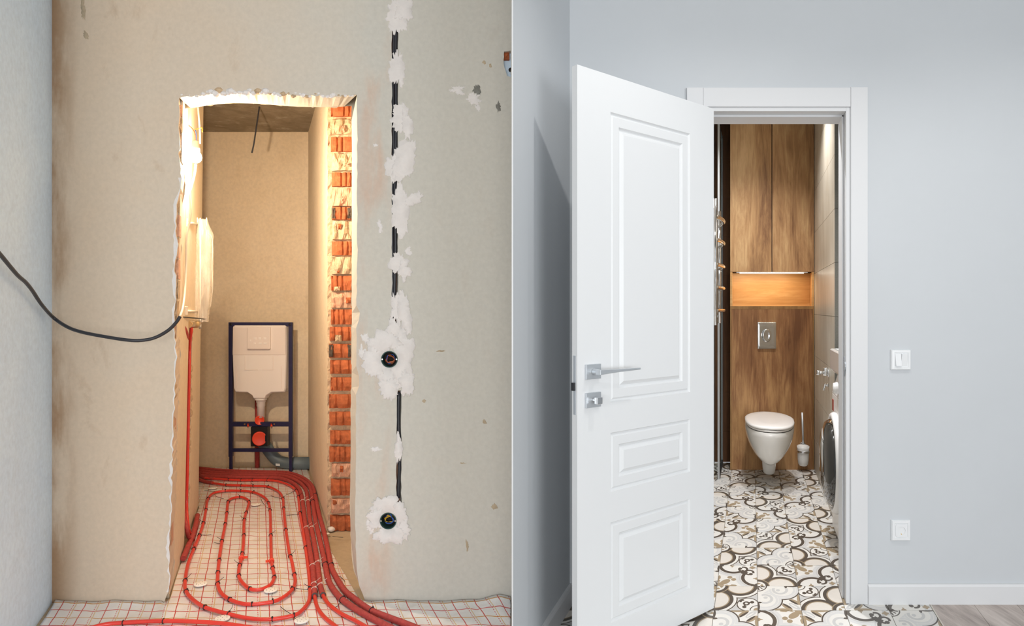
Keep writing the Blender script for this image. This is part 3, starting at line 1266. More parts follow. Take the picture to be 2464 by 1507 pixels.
sa, za = dray(1407, 876)
sb, zb2 = dray(1442, 913)
hc = ((sa + sb) / 2, (dray(1407, 878)[1] + dray(1407, 914)[1]) / 2)
hw_ = abs(sa - sb) / 2
hz_ = abs(dray(1407, 878)[1] - dray(1407, 914)[1]) / 2
rose = dbox('handle_rose', hc[0] - hw_, hc[0] + hw_, hc[1] - hz_, hc[1] + hz_, 0, 0.009, M['satin'], door)
mb = MB()
mb.lathe(dpt(hc[0], hc[1], 0.009), DN, [(0, 0.012), (0.030, 0.0105)], 20)
mb.loft([[dpt(hc[0] + 0.012, hc[1] - 0.009, 0.03), dpt(hc[0] + 0.012, hc[1] + 0.009, 0.03), dpt(hc[0] + 0.012, hc[1] + 0.010, 0.052), dpt(hc[0] + 0.012, hc[1] - 0.008, 0.052)],
         [dpt(hc[0] - 0.09, hc[1] - 0.004, 0.042), dpt(hc[0] - 0.09, hc[1] + 0.007, 0.042), dpt(hc[0] - 0.09, hc[1] + 0.007, 0.053), dpt(hc[0] - 0.09, hc[1] - 0.003, 0.053)],
         [dpt(hc[0] - 0.205, hc[1] - 0.002, 0.046), dpt(hc[0] - 0.205, hc[1] + 0.006, 0.046), dpt(hc[0] - 0.205, hc[1] + 0.006, 0.053), dpt(hc[0] - 0.205, hc[1] - 0.001, 0.053)]], True, False)
mb.build('lever', M['satin'], rose, 0.0015)
lz = (dray(1407, 946)[1] + dray(1407, 983)[1]) / 2
lock = dbox('lock_rose', hc[0] - hw_, hc[0] + hw_, lz - hz_, lz + hz_, 0, 0.009, M['satin'], door)
mb = MB()
mb.lathe(dpt(hc[0], lz, 0.009), DN, [(0, 0.009), (0.016, 0.009)], 16)
mb.hexa([dpt(hc[0] - 0.013, lz - 0.012, 0.024), dpt(hc[0] + 0.013, lz - 0.012, 0.024), dpt(hc[0] + 0.013, lz - 0.012, 0.040), dpt(hc[0] - 0.013, lz - 0.012, 0.040),
         dpt(hc[0] - 0.013, lz + 0.012, 0.024), dpt(hc[0] + 0.013, lz + 0.012, 0.024), dpt(hc[0] + 0.013, lz + 0.012, 0.040), dpt(hc[0] - 0.013, lz + 0.012, 0.040)])
mb.build('thumb_turn', M['chrome'], lock, 0.0015)
zf0, zf1 = dray(1385, 1000)[1], dray(1385, 857)[1]
mort = dbox('mortise_plate', DW, DW + 0.0012, zf0, zf1, -0.019, -0.007, M['satin'], door, 0)
zl = dray(1385, 932)[1]
dbox('latch_bolt', DW, DW + 0.011, zl - 0.014, zl + 0.014, -0.020, -0.008, M['dark_metal'], mort, 0)

# ------------------------------------------------------------------ switch and socket on the painted wall
def wall_fit(name, x0, x1, y0, y1, label, cat):
    r = thing(name, Vector((opx((x0 + x1) / 2), Y0, opz(y1))), label, cat)
    xa, xb, za_, zb_ = opx(x0), opx(x1), opz(y1), opz(y0)
    mb = MB()
    rings = []
    for ins, d in ((0, 0), (0, 0.006), (0.003, 0.011), (0.012, 0.0115), (0.014, 0.009), (0.017, 0.009)):
        rings.append([Vector((xa + ins, Y0 - d, za_ + ins)), Vector((xb - ins, Y0 - d, za_ + ins)), Vector((xb - ins, Y0 - d, zb_ - ins)), Vector((xa + ins, Y0 - d, zb_ - ins))])
    mb.loft(rings, True, False)
    mb.build('frame', M['white_lacquer'], r)
    return r, xa + 0.017, xb - 0.017, za_ + 0.017, zb_ - 0.017


sw, xa, xb, za_, zb_ = wall_fit('light_switch', 2142, 2189, 842, 890, 'white double rocker light switch on the grey wall', 'light switch')
xm = (xa + xb) / 2
for (a, b_, t0, t1) in ((xa, xm - 0.0006, 0.0105, 0.0185), (xm + 0.0006, xb, 0.0165, 0.010)):
    mb = MB()
    mb.hexa([Vector((a, Y0 - 0.005, za_)), Vector((b_, Y0 - 0.005, za_)), Vector((b_, Y0 - t1, za_)), Vector((a, Y0 - t1, za_)),
             Vector((a, Y0 - 0.005, zb_)), Vector((b_, Y0 - 0.005, zb_)), Vector((b_, Y0 - t0, zb_)), Vector((a, Y0 - t0, zb_))])
    mb.build('rocker', M['white_lacquer'], sw, 0.0012)
so, xa, xb, za_, zb_ = wall_fit('power_socket', 2143, 2188, 1251, 1300, 'white round-pin power socket on the grey wall above the skirting', 'socket')
cx_, cz_ = (xa + xb) / 2, (za_ + zb_) / 2
mb = MB()
n = 28
R_ = 0.0175
o4 = [Vector((xa, Y0 - 0.0115, za_)), Vector((xb, Y0 - 0.0115, za_)), Vector((xb, Y0 - 0.0115, zb_)), Vector((xa, Y0 - 0.0115, zb_))]
sq = []
for k in range(n):
    w = 2 * math.pi * k / n
    c, s = math.cos(w), math.sin(w)
    t = 1 / max(abs(c), abs(s))
    sq.append(Vector((cx_ + c * t * (xb - xa) / 2, Y0 - 0.0115, cz_ + s * t * (zb_ - za_) / 2)))


def circ(r, d):
    return [Vector((cx_ + r * math.cos(2 * math.pi * k / n), Y0 - d, cz_ + r * math.sin(2 * math.pi * k / n))) for k in range(n)]


mb.loft([[Vector((p.x, Y0 - 0.004, p.z)) for p in sq], sq, circ(R_, 0.0115), circ(R_ * 0.97, 0.004)], True, False)
ins = mb.build('insert', M['white_lacquer'], so)
for (dx, r_, mt) in ((-0.0095, 0.0028, 'rubber_and_gap'), (0.0, 0.0024, 'dark_metal'), (0.0095, 0.0028, 'dark_metal')):
    mb = MB()
    mb.lathe((cx_ + dx, Y0 - 0.0038, cz_ + 0.006), (0, -1, 0), [(0, r_), (0.0006, r_)], 12)
    mb.build('pin_hole', M[mt], ins)
mb = MB()
mb.tube([(cx_ - 0.004, Y0 - 0.0045, cz_ - 0.009), (cx_ - 0.001, Y0 - 0.008, cz_ - 0.0135), (cx_ + 0.002, Y0 - 0.0105, cz_ - 0.0165)], 0.0013, 6)
mb.build('earth_clip', M['wire_y'], so)
mb = MB()
mb.box((cx_ - 0.006, Y0 - 0.0055, cz_ - 0.0135), (cx_ - 0.001, Y0 - 0.004, cz_ - 0.0085))
mb.build('earth_slot', M['rubber_and_gap'], ins)

# ------------------------------------------------------------------ toilet room: wall tiles
zj = [0.0, 0.262, 0.592, 0.921, 1.25, 1.578, 1.906, 2.237, 2.56, CW]
yj = [4.043, 4.86, YB]
for a, b_ in zip(zj[:-1], zj[1:]):
    for c, d in zip(yj[:-1], yj[1:]):
        mb = MB()
        mb.prism(RR, URW, URW + 0.008, c + 0.001, d - 0.001, a + 0.0012, b_ - 0.0012)
        mb.build('wall_tile', M['stone_tile'], wall_tr)
    mb = MB()
    mb.prism(RR, URW + 0.001, 0.66, 4.043, 4.05, a + 0.0012, b_ - 0.0012)
    t = mb.build('end_tile', M['grey_tile'], wall_tr)
    mb = MB()
    mb.prism(RR, -0.31, -0.172, YB - 0.008, YB, a + 0.0012, b_ - 0.0012)
    mb.build('wall_tile', M['wood_tile'], wall_tb)

# ------------------------------------------------------------------ oak cabinet over the toilet
YC = 5.347


def cu(px, Y=YC):
    return (px - 1809.0) * Y / F


def cz(py, Y=YC):
    return EYE - (py - CY) * Y / F


uc0, uc1 = cu(1757), cu(1958.5)
cab = thing('toilet_cabinet', RR((uc0 + uc1) / 2, YC, 0), 'oak veneered built-in cabinet with a lit open shelf above the toilet', 'cabinet')
ZN0, ZN1 = cz(737), cz(655)
ud = cu(1857.5)


def cbox(name, u0, u1, y0, y1, z0, z1, mat, parent=cab, bevel=0.001):
    mb = MB()
    mb.prism(RR, u0, u1, y0, y1, z0, z1)
    return mb.build(name, mat, parent, bevel)


cbox('cabinet_door', uc0, ud - 0.003, YC, YC + 0.018, ZN1 + 0.002, CW - 0.03, M['wood_door'])
cbox('cabinet_door', ud + 0.003, uc1, YC, YC + 0.018, ZN1 + 0.002, CW - 0.03, M['wood_door2'])
cbox('lower_panel', uc0 + 0.011, uc1 - 0.009, YC + 0.001, YC + 0.018, 0.0, ZN0 - 0.024, M['wood_panel'])
cbox('edge_strip', uc0, uc0 + 0.0105, YC, YC + 0.018, 0.0, ZN0 - 0.024, M['wood_edge'])
cbox('edge_strip', uc1 - 0.0085, uc1, YC, YC + 0.018, 0.0, ZN0 - 0.024, M['wood_edge'])
cbox('shelf', uc0, uc1, YC - 0.0, YC + 0.19, ZN0 - 0.024, ZN0, M['wood_edge'])
cbox('side_panel', uc0, uc0 + 0.018, YC, YC + 0.19, ZN0, ZN1, M['wood_light'])
cbox('side_panel', uc1 - 0.018, uc1, YC, YC + 0.19, ZN0, ZN1, M['wood_light'])
cbox('back_panel', uc0 + 0.018, uc1 - 0.018, YC + 0.17, YC + 0.19, ZN0, ZN1, M['wood_light'])
cbox('body', uc0 + 0.002, uc1 - 0.002, YC + 0.02, YC + 0.24, ZN1 + 0.002, CW - 0.03, M['dark'])  # body coloured dark so the gap between the doors reads as shade
cbox('lower_body', uc0 + 0.002, uc1 - 0.002, YC + 0.02, YC + 0.24, 0.0, ZN0 - 0.026, M['wood_edge'])
led = cbox('led_profile', cu(1772), cu(1944), YC + 0.004, YC + 0.022, ZN1 - 0.006, ZN1 + 0.002, M['white_trim'])
cbox('led_diffuser', cu(1780), cu(1934), YC + 0.002, YC + 0.021, ZN1 - 0.0095, ZN1 - 0.0055, M['led'], led, 0)
dl = bpy.data.lights.new('led_strip_light', 'AREA')
dl.shape = 'RECTANGLE'
dl.size, dl.size_y, dl.energy, dl.color = 0.5, 0.012, 1.45, (1.0, 0.80, 0.56)
lo = bpy.data.objects.new('led_strip_light', dl)
COL.objects.link(lo)
lo.location = RR(cu(1857), YC + 0.012, ZN1 - 0.012)
lo.rotation_euler = (math.radians(12), 0, 0)

# recessed toilet room ceiling lamp, and a spot added to brighten the floor
for nm, (u_, y_, pw, sp) in (('toilet_downlight', (0.20, 4.50, 112, 124)), ('toilet_fill_door', (0.10, 3.50, 165, 94))):
    spot_light(nm, RR(u_, y_, CW - 0.012), RR(u_, y_, 0), pw, (0.98, 0.985, 1.0), sp, 0.8, 0.04)

# flush plate
fp = thing('flush_plate', RR(cu(1845.5), YC, cz(840)), 'polished chrome flush plate with oval button on the oak panel', 'flush plate')


def rrect(u0, u1, z0, z1, y, r=0.004, n=4):
    out = []
    for (cu_, cz_, a0) in ((u1 - r, z0 + r, -90), (u1 - r, z1 - r, 0), (u0 + r, z1 - r, 90), (u0 + r, z0 + r, 180)):
        for k in range(n + 1):
            w = math.radians(a0 + 90 * k / n)
            out.append(RR(cu_ + r * math.cos(w), y, cz_ + r * math.sin(w)))
    return out


mb = MB()
fu0, fu1, fz0, fz1 = cu(1822.5), cu(1868), cz(840), cz(775)
mb.loft([rrect(fu0, fu1, fz0, fz1, YC + 0.001), rrect(fu0, fu1, fz0, fz1, YC - 0.006), rrect(fu0 + 0.004, fu1 - 0.004, fz0 + 0.004, fz1 - 0.004, YC - 0.012),
         rrect(fu0 + 0.030, fu1 - 0.030, fz0 + 0.045, fz1 - 0.045, YC - 0.004, 0.012)], True, True)
plate = mb.build('plate', M['chrome'], fp)
mb = MB()
fcu, fcz = (fu0 + fu1) / 2, (fz0 + fz1) / 2
rings = []
for s_, d in ((1.0, 0.004), (0.97, 0.014), (0.8, 0.019), (0.55, 0.016), (0.3, 0.012)):
    rings.append([RR(fcu + 0.036 * s_ * math.cos(2 * math.pi * k / 28), YC - d, fcz + 0.055 * s_ * math.sin(2 * math.pi * k / 28)) for k in range(28)])
mb.loft(rings, True, True)
mb.build('button', M['chrome'], fp)

# ------------------------------------------------------------------ wall-hung toilet (local axes: x across, y towards the wall)
TA = math.radians(-19.8)
TO = RR(cu(1848, 5.347) + 0.0, YC, 0)
toilet = thing('toilet', (TO.x, TO.y, 0), 'white ceramic wall-hung toilet with closed lid below the chrome flush plate', 'toilet')
toilet.rotation_euler = (0, 0, TA)


def tshape(hw, front, back, z, bw=0.8, n=36, pw=2.3):
    """horizontal section: rounded at the front (negative y), flatter at the back"""
    out = []
    mid = -abs(front) * 0.42
    for k in range(n):
        w = 2 * math.pi * k / n
        c, s = math.cos(w), math.sin(w)
        x = hw * math.copysign(abs(c) ** (2 / pw), c)
        if s < 0:
            y = mid + (abs(front) + mid) * -(abs(s) ** (2 / pw))
        else:
            y = mid + (back - mid) * (abs(s) ** (2 / 3.2))
            x *= (1 - (1 - bw) * s)
        out.append(Vector((x, y, z)))
    return out


def tbuild(mb, name, mat, parent=None):
    me = mb.mesh(name, mat)
    o = bpy.data.objects.new(name, me)
    o.parent = toilet if parent is None else parent
    COL.objects.link(o)
    return o


mb = MB()
TL_ = 0.80
rings = [tshape(0.050, 0.62, -0.10, 0.175, 0.9), tshape(0.085, 0.665, -0.06, 0.195, 0.9), tshape(0.118, 0.70, -0.02, 0.235, 0.9), tshape(0.146, 0.735, 0.0, 0.29, 0.88),
         tshape(0.164, 0.765, 0.0, 0.345, 0.86), tshape(0.172, 0.785, 0.0, 0.395, 0.84), tshape(0.1735, 0.79, 0.0, 0.427, 0.84), tshape(0.168, 0.783, 0.0, 0.433, 0.84)]
mb.loft(rings, True, True)
# rear housing sloping back under the bowl
rings = []
for z, hw, fr in ((0.10, 0.035, 0.20), (0.14, 0.052, 0.24), (0.20, 0.082, 0.30), (0.26, 0.105, 0.36), (0.33, 0.12, 0.40)):
    rings.append([Vector((x_ * hw, y_, z)) for x_, y_ in ((-1, 0), (-1, -fr * 0.7), (-0.7, -fr * 0.93), (0, -fr), (0.7, -fr * 0.93), (1, -fr * 0.7), (1, 0))])
mb.loft(rings, True, True)
# trap
rings = []
for z, r_, yc in ((0.034, 0.012, -0.30), (0.038, 0.028, -0.30), (0.052, 0.041, -0.305), (0.09, 0.047, -0.32), (0.14, 0.050, -0.35), (0.20, 0.054, -0.40), (0.26, 0.058, -0.44)):
    rings.append([Vector((r_ * math.cos(2 * math.pi * k / 24), yc + 1.2 * r_ * math.sin(2 * math.pi * k / 24), z)) for k in range(24)])
mb.loft(rings, True, True)
tbuild(mb, 'bowl', M['ceramic'])
mb = MB()
mb.loft([tshape(0.165, 0.778, -0.06, 0.4325, 0.80), tshape(0.165, 0.778, -0.06, 0.4385, 0.80)], True, False)
tbuild(mb, 'bowl_gap', M['rubber_and_gap'])  # dark slab standing in for the shade between bowl and seat
mb = MB()
mb.loft([tshape(0.168, 0.782, -0.055, 0.438, 0.78), tshape(0.171, 0.788, -0.05, 0.444, 0.78), tshape(0.170, 0.786, -0.05, 0.451, 0.78)], True, True)
tbuild(mb, 'seat', M['seat'])
mb = MB()
mb.loft([tshape(0.165, 0.780, -0.055, 0.4505, 0.76), tshape(0.165, 0.780, -0.055, 0.4555, 0.76)], True, False)
tbuild(mb, 'seat_gap', M['rubber_and_gap'])  # dark slab standing in for the shade between seat and lid
mb = MB()
mb.loft([tshape(0.171, 0.786, -0.05, 0.455, 0.62, pw=2.6), tshape(0.1735, 0.79, -0.045, 0.462, 0.62, pw=2.6), tshape(0.171, 0.786, -0.048, 0.471, 0.62, pw=2.6),
         tshape(0.158, 0.765, -0.06, 0.4765, 0.62, pw=2.6), tshape(0.09, 0.66, -0.12, 0.480, 0.66, pw=2.4)], True, True)
tbuild(mb, 'lid', M['seat'])
for sx in (-1, 1):
    mb = MB()
    mb.lathe((sx * 0.075 - 0.02, -0.035, 0.455), (1, 0, 0), [(0, 0.011), (0.04, 0.011)], 14)
    tbuild(mb, 'hinge', M['chrome'])

# ------------------------------------------------------------------ toilet brush on its wall holder
YBR = 5.27
bu = cu(1932.5, YBR)
zbr = cz(1122, YBR)
br = thing('toilet_brush', RR(bu, YBR, zbr), 'toilet brush in a frosted glass cup on a chrome wall ring', 'toilet brush')
mb = MB()
mb.lathe(RR(bu, YBR, zbr), (0, 0, 1), [(0, 0.012), (0.004, 0.027), (0.018, 0.036), (0.05, 0.0405), (0.135, 0.044), (0.158, 0.0465), (0.158, 0.040), (0.135, 0.037), (0.03, 0.03)], 28)
mb.build('cup', M['frost'], br)
mb = MB()
mb.lathe(RR(bu, YBR, zbr + 0.108), (0, 0, 1), [(0, 0.0435), (0, 0.0475), (0.017, 0.0485), (0.017, 0.0445)], 28)
ring_ = mb.build('holder_ring', M['chrome'], br)
mb = MB()
mb.tube([RR(bu, YBR + 0.04, zbr + 0.117), RR(bu, YC + 0.002, zbr + 0.15)], 0.008, 10)
mb.lathe(RR(bu, YC + 0.001, zbr + 0.15), (0, -1, 0), [(0, 0.026), (0.008, 0.026), (0.012, 0.022)], 24)
mb.build('wall_bracket', M['chrome'], ring_)
mb = MB()
mb.lathe(RR(bu, YBR, zbr + 0.155), (0, 0, 1), [(0, 0.042), (0.008, 0.042), (0.013, 0.03), (0.016, 0.012)], 24)
mb.build('cap', M['frost'], br)
mb = MB()
mb.tube([RR(bu, YBR, zbr + 0.17), RR(bu - 0.002, YBR, zbr + 0.25), RR(bu - 0.008, YBR, cz(993, YBR))], 0.0075, 12)
mb.build('handle', M['satin'], br)

# ------------------------------------------------------------------ washing machine and basin in the recess
MA = math.atan(KR)
UM = 0.478
mo = RR(UM, 3.95, 0)
ax = Vector((math.sin(MA), math.cos(MA), 0))        # along the machine's front
ay = Vector((math.cos(MA), -math.sin(MA), 0))       # into the machine


def mp(s, d, z):
    return mo - ax * s + ay * d + Vector((0, 0, z))


wm = thing('washing_machine', mp(0.3, 0.25, 0), 'white front-loading washing machine with round dark glass door', 'washing machine')


def mbox(name, s0, s1, d0, d1, z0, z1, mat, parent, bevel=0.004):
    mb = MB()
    mb.hexa([mp(s0, d0, z0), mp(s1, d0, z0), mp(s1, d1, z0), mp(s0, d1, z0), mp(s0, d0, z1), mp(s1, d0, z1), mp(s1, d1, z1), mp(s0, d1, z1)])
    return mb.build(name, mat, parent, bevel)


mbox('body', 0, 0.58, 0, 0.46, 0.02, 0.80, M['machine'], wm)
for s in (0.05, 0.53):
    for d in (0.05, 0.40):
        mb = MB()
        mb.lathe(mp(s, d, 0), (0, 0, 1), [(0, 0.02), (0.024, 0.018)], 12)
        mb.build('foot', M['rubber_and_gap'], wm)
mb = MB()
mb.hexa([mp(0, -0.002, 0.80), mp(0.58, -0.002, 0.80), mp(0.58, 0.46, 0.80), mp(0, 0.46, 0.80),
         mp(0, 0.03, 0.915), mp(0.58, 0.03, 0.915), mp(0.58, 0.46, 0.915), mp(0, 0.46, 0.915)])
cp = mb.build('control_panel', M['machine'], wm, 0.006)
mb = MB()
mb.lathe(mp(0.27, 0.012, 0.855), -ay, [(0, 0.036), (0.018, 0.034), (0.035, 0.028), (0.037, 0.0)], 24)
mb.build('knob', M['machine'], cp)
mbox('sticker', 0.02, 0.075, -0.003, 0.001, 0.70, 0.765, M['red_sticker'], wm, 0)
mdc = mp(0.27, -0.028, 0.44)
mb = MB()
mb.torus(mdc + ay * 0.012, ay, 0.258, 0.021, 48, 12)
md = mb.build('door_ring', M['machine'], wm)
mb = MB()
mb.lathe(mdc + ay * 0.012, -ay, [(0, 0.243), (0.022, 0.241), (0.045, 0.225), (0.062, 0.18), (0.070, 0.10), (0.072, 0.0)], 40)
mb.build('door_glass', M['door_glass'], md)
bs = thing('wash_basin', mp(0.28, 0.2, 0.93), 'white ceramic wash basin above the washing machine', 'basin')
mb = MB()
zb0, zb1 = 0.922, 1.062
o_ = [(-0.005, -0.012), (0.565, -0.012), (0.565, 0.44), (-0.005, 0.44)]
i_ = [(0.025, 0.02), (0.535, 0.02), (0.535, 0.41), (0.025, 0.41)]
i2 = [(0.06, 0.06), (0.50, 0.06), (0.50, 0.37), (0.06, 0.37)]
mb.loft([[mp(s + 0.01, d + 0.02, zb0) for s, d in o_], [mp(s, d, zb0 + 0.02) for s, d in o_], [mp(s, d, zb1 - 0.008) for s, d in o_], [mp(s + (0.006 if s < 0.2 else -0.006), d + (0.006 if d < 0.2 else -0.006), zb1) for s, d in o_],
         [mp(s, d, zb1) for s, d in i_], [mp(s, d, zb0 + 0.03) for s, d in i2]], True, False)
mb.build('bowl', M['ceramic'], bs, 0.006, 3)
mb = MB()
mb.lathe(mp(0.28, 0.21, zb0 + 0.03), (0, 0, 1), [(0, 0.022), (0.003, 0.02), (0.004, 0)], 18)
mb.build('drain_plug', M['chrome'], bs)

# hygienic shower holder on the tiled wall
YS = 4.33
sh = thing('shower_valve', RR(URW, YS, 1.0), 'small chrome hygienic shower valve on the beige tiled wall', 'shower valve')


def wv(u, Y, z):
    return RR(u, Y, z)


zs = EYE - (897 - CY) * YS / F
mb = MB()
wn = Vector((-math.cos(MA), math.sin(MA), 0))
mb.lathe(wv(URW, YS, zs), wn, [(0, 0.03), (0.006, 0.03), (0.010, 0.024)], 20)
mb.tube([wv(URW, YS, zs), wv(URW - 0.035, YS, zs)], 0.013, 12)
mb.lathe(wv(URW - 0.02, YS, zs - 0.02), (0, 0, 1), [(0, 0.016), (0.05, 0.016), (0.053, 0.012)], 16)
mb.build('valve_body', M['chrome'], sh)
mb = MB()
mb.tube([wv(URW - 0.03, YS, zs), wv(URW - 0.075, YS + 0.02, zs - 0.004)], 0.010, 12)
mb.lathe(wv(URW - 0.066, YS + 0.016, zs - 0.016), (0, 0, 1), [(0, 0.013), (0.03, 0.013)], 14)
mb.build('outlet', M['chrome'], sh)
mb = MB()
zh = EYE - (933 - CY) * YS / F
mb.lathe(wv(URW, YS + 0.03, zh + 0.012), wn, [(0, 0.012), (0.012, 0.010)], 14)
mb.tube([wv(URW - 0.02, YS + 0.03, zh + 0.022), wv(URW - 0.026, YS + 0.03, zh), wv(URW - 0.032, YS + 0.03, zh - 0.022)], [0.006, 0.007, 0.009], 10)
mb.tube([wv(URW, YS + 0.03, zh + 0.012), wv(URW - 0.022, YS + 0.03, zh + 0.012)], 0.006, 10)
mb.build('hook', M['chrome'], sh)

# ------------------------------------------------------------------ towel rail and shower screen
UT = -0.245
tr_ = thing('towel_rail', RR(UT, 4.7, 1.19), 'curved-rung chrome heated towel rail on the light wall', 'towel rail')
YT0, YT1 = 4.42, 5.0
ztop, zbot = EYE + (742 - 525) * YT1 / F + 0.05, EYE + (742 - 778) * YT1 / F
for Y_ in (YT0, YT1):
    mb = MB()
    mb.tube([RR(UT, Y_, zbot), RR(UT, Y_, ztop)], 0.014, 12)
    p_ = mb.build('post', M['chrome'], tr_)
    for z_ in (zbot + 0.05, ztop - 0.06):
        mb = MB()
        mb.tube([RR(UT, Y_, z_), RR(-0.313, Y_, z_)], 0.009, 10)
        mb.lathe(RR(-0.313, Y_, z_), Vector((math.cos(MA), -math.sin(MA), 0)), [(0, 0.022), (0.008, 0.02)], 16)
        mb.build('wall_bracket', M['chrome'], p_)
for py in (545, 595, 648, 697, 747):
    z_ = EYE + (742 - py) * YT1 / F
    mb = MB()
    pts = [RR(UT + 0.045 * math.sin(math.pi * k / 12), YT0 + (YT1 - YT0) * k / 12, z_) for k in range(13)]
    mb.tube(pts, 0.0125, 10)
    mb.build('rung', M['chrome'], tr_)
ss = thing('shower_screen', RR(-0.25, 5.3, 0), 'glass shower screen in slim chrome profiles beside the oak cabinet', 'shower screen')
for (u_, y_, w_) in ((-0.250, 5.585, 0.016), (-0.252, 5.06, 0.016)):
    cbox('profile', u_ - w_ / 2, u_ + w_ / 2, y_ - 0.014, y_ + 0.014, 0.0, 2.75, M['alu'], ss, 0.002)
cbox('bottom_rail', -0.262, -0.240, 5.07, 5.575, 0.0, 0.03, M['dark_metal'], ss, 0.002)
cbox('top_rail', -0.258, -0.244, 5.07, 5.575, 2.72, 2.75, M['chrome'], ss, 0.002)
cbox('pane', -0.253, -0.249, 5.075, 5.57, 0.03, 2.72, M['glass'], ss, 0)

# ================================================================== BARE ROOM
# ------------------------------------------------------------------ masonry pieces in the doorway
rb = random.Random(3)


def rough_block(u0, u1, z0, z1, yf, depth, kind, fn=LL, ribs=3, amp=0.005, nx=13, nz=3):
    """a clay block seen end-on: fluted, broken front face"""
    mb = MB()
    vs = []
    ph = rb.uniform(0, 6)
    sd = rb.uniform(0, 50)
    for j in range(nz + 1):
        for i in range(nx + 1):
            fu, fz = i / nx, j / nz
            u = u0 + (u1 - u0) * fu
            z = z0 + (z1 - z0) * fz
            if 0 < i < nx and 0 < j < nz:
                u += rb.uniform(-1, 1) * amp * 0.4
                z += rb.uniform(-1, 1) * amp * 0.4
            d = noise.noise(Vector((fu * 4 + sd, fz * 3, ph))) * amp * 1.6
            if kind == 'fluted':
                d += (0.010 if math.sin(fu * ribs * 6.283 + ph) > 0.75 else 0.0)
            if i in (0, nx) or j in (0, nz):
                d += 0.008
            vs.append(fn(u, yf + d, z))
    n1 = (nx + 1)
    fs = [(j * n1 + i, j * n1 + i + 1, (j + 1) * n1 + i + 1, (j + 1) * n1 + i) for j in range(nz) for i in range(nx)]
    mb.add(vs, fs)
    c = [fn(u0, yf + depth, z0), fn(u1, yf + depth, z0), fn(u1, yf + depth, z1), fn(u0, yf + depth, z1)]
    bot = [vs[i] for i in range(n1)]
    top = [vs[nz * n1 + i] for i in range(n1)]
    lft = [vs[j * n1] for j in range(nz + 1)]
    rgt = [vs[j * n1 + nx] for j in range(nz + 1)]
    mb.add(bot + [c[0], c[1]], [tuple(range(n1 - 1, -1, -1)) + (n1, n1 + 1)])
    mb.add(top + [c[3], c[2]], [tuple(range(n1)) + (n1 + 1, n1)])
    mb.add(lft + [c[0], c[3]], [tuple(range(nz + 1)) + (nz + 2, nz + 1)])
    mb.add(rgt + [c[1], c[2]], [tuple(range(nz, -1, -1)) + (nz + 1, nz + 2)])
    return mb


YBK = 3.87


def bu_(px):
    return (px - 620.0) * YBK / F


def bz_(py):
    return EYE - (py - CY) * YBK / F


# mortar bed on the broken end
mb = MB()
nz, nx = 150, 10
vs = []
for j in range(nz + 1):
    for i in range(nx + 1):
        u = bu_(789) + (0.56 - bu_(789)) * i / nx
        z = CN * j / nz
        d = noise.noise(Vector((u * 30, z * 22, 1.3))) * 0.012 + noise.noise(Vector((u * 70, z * 70, 4))) * 0.007
        uu = u + (noise.noise(Vector((z * 25, 3, 3))) * 0.007 if i == 0 else 0)
        vs.append(LL(uu, YBK + 0.022 + d, z))
n1 = nx + 1
mb.add(vs, [(j * n1 + i, j * n1 + i + 1, (j + 1) * n1 + i + 1, (j + 1) * n1 + i) for j in range(nz) for i in range(nx)])
lft = [vs[j * n1] for j in range(nz + 1)]
bk = [LL(0.4125, 3.905, CN * j / nz) for j in range(nz + 1)]
mb.add(lft + bk, [(j, j + 1, nz + 2 + j, nz + 1 + j) for j in range(nz)])
mb.build('mortar_bed', M['mortar'], wall_nr)
BR_ROWS = [(250, 279, 'o'), (287, 322, 'm'), (330, 364, 'o'), (370, 411, 'm'), (415, 448, 'o'), (453, 496, 'p'), (498, 528, 'k'), (533, 576, 'm'),
           (581, 614, 'o'), (619, 660, 'm'), (664, 699, 'o'), (704, 741, 'p'), (745, 781, 'o'), (787, 820, 'o'), (828, 861, 'k'), (867, 900, 'o'),
           (909, 941, 'o'), (950, 983, 'o'), (992, 1024, 'o'), (1037, 1069, 'o'), (1076, 1112, 'o'), (1116, 1148, 'p'), (1154, 1193, 'o'), (1201, 1235, 'p'), (1242, 1278, 'o')]
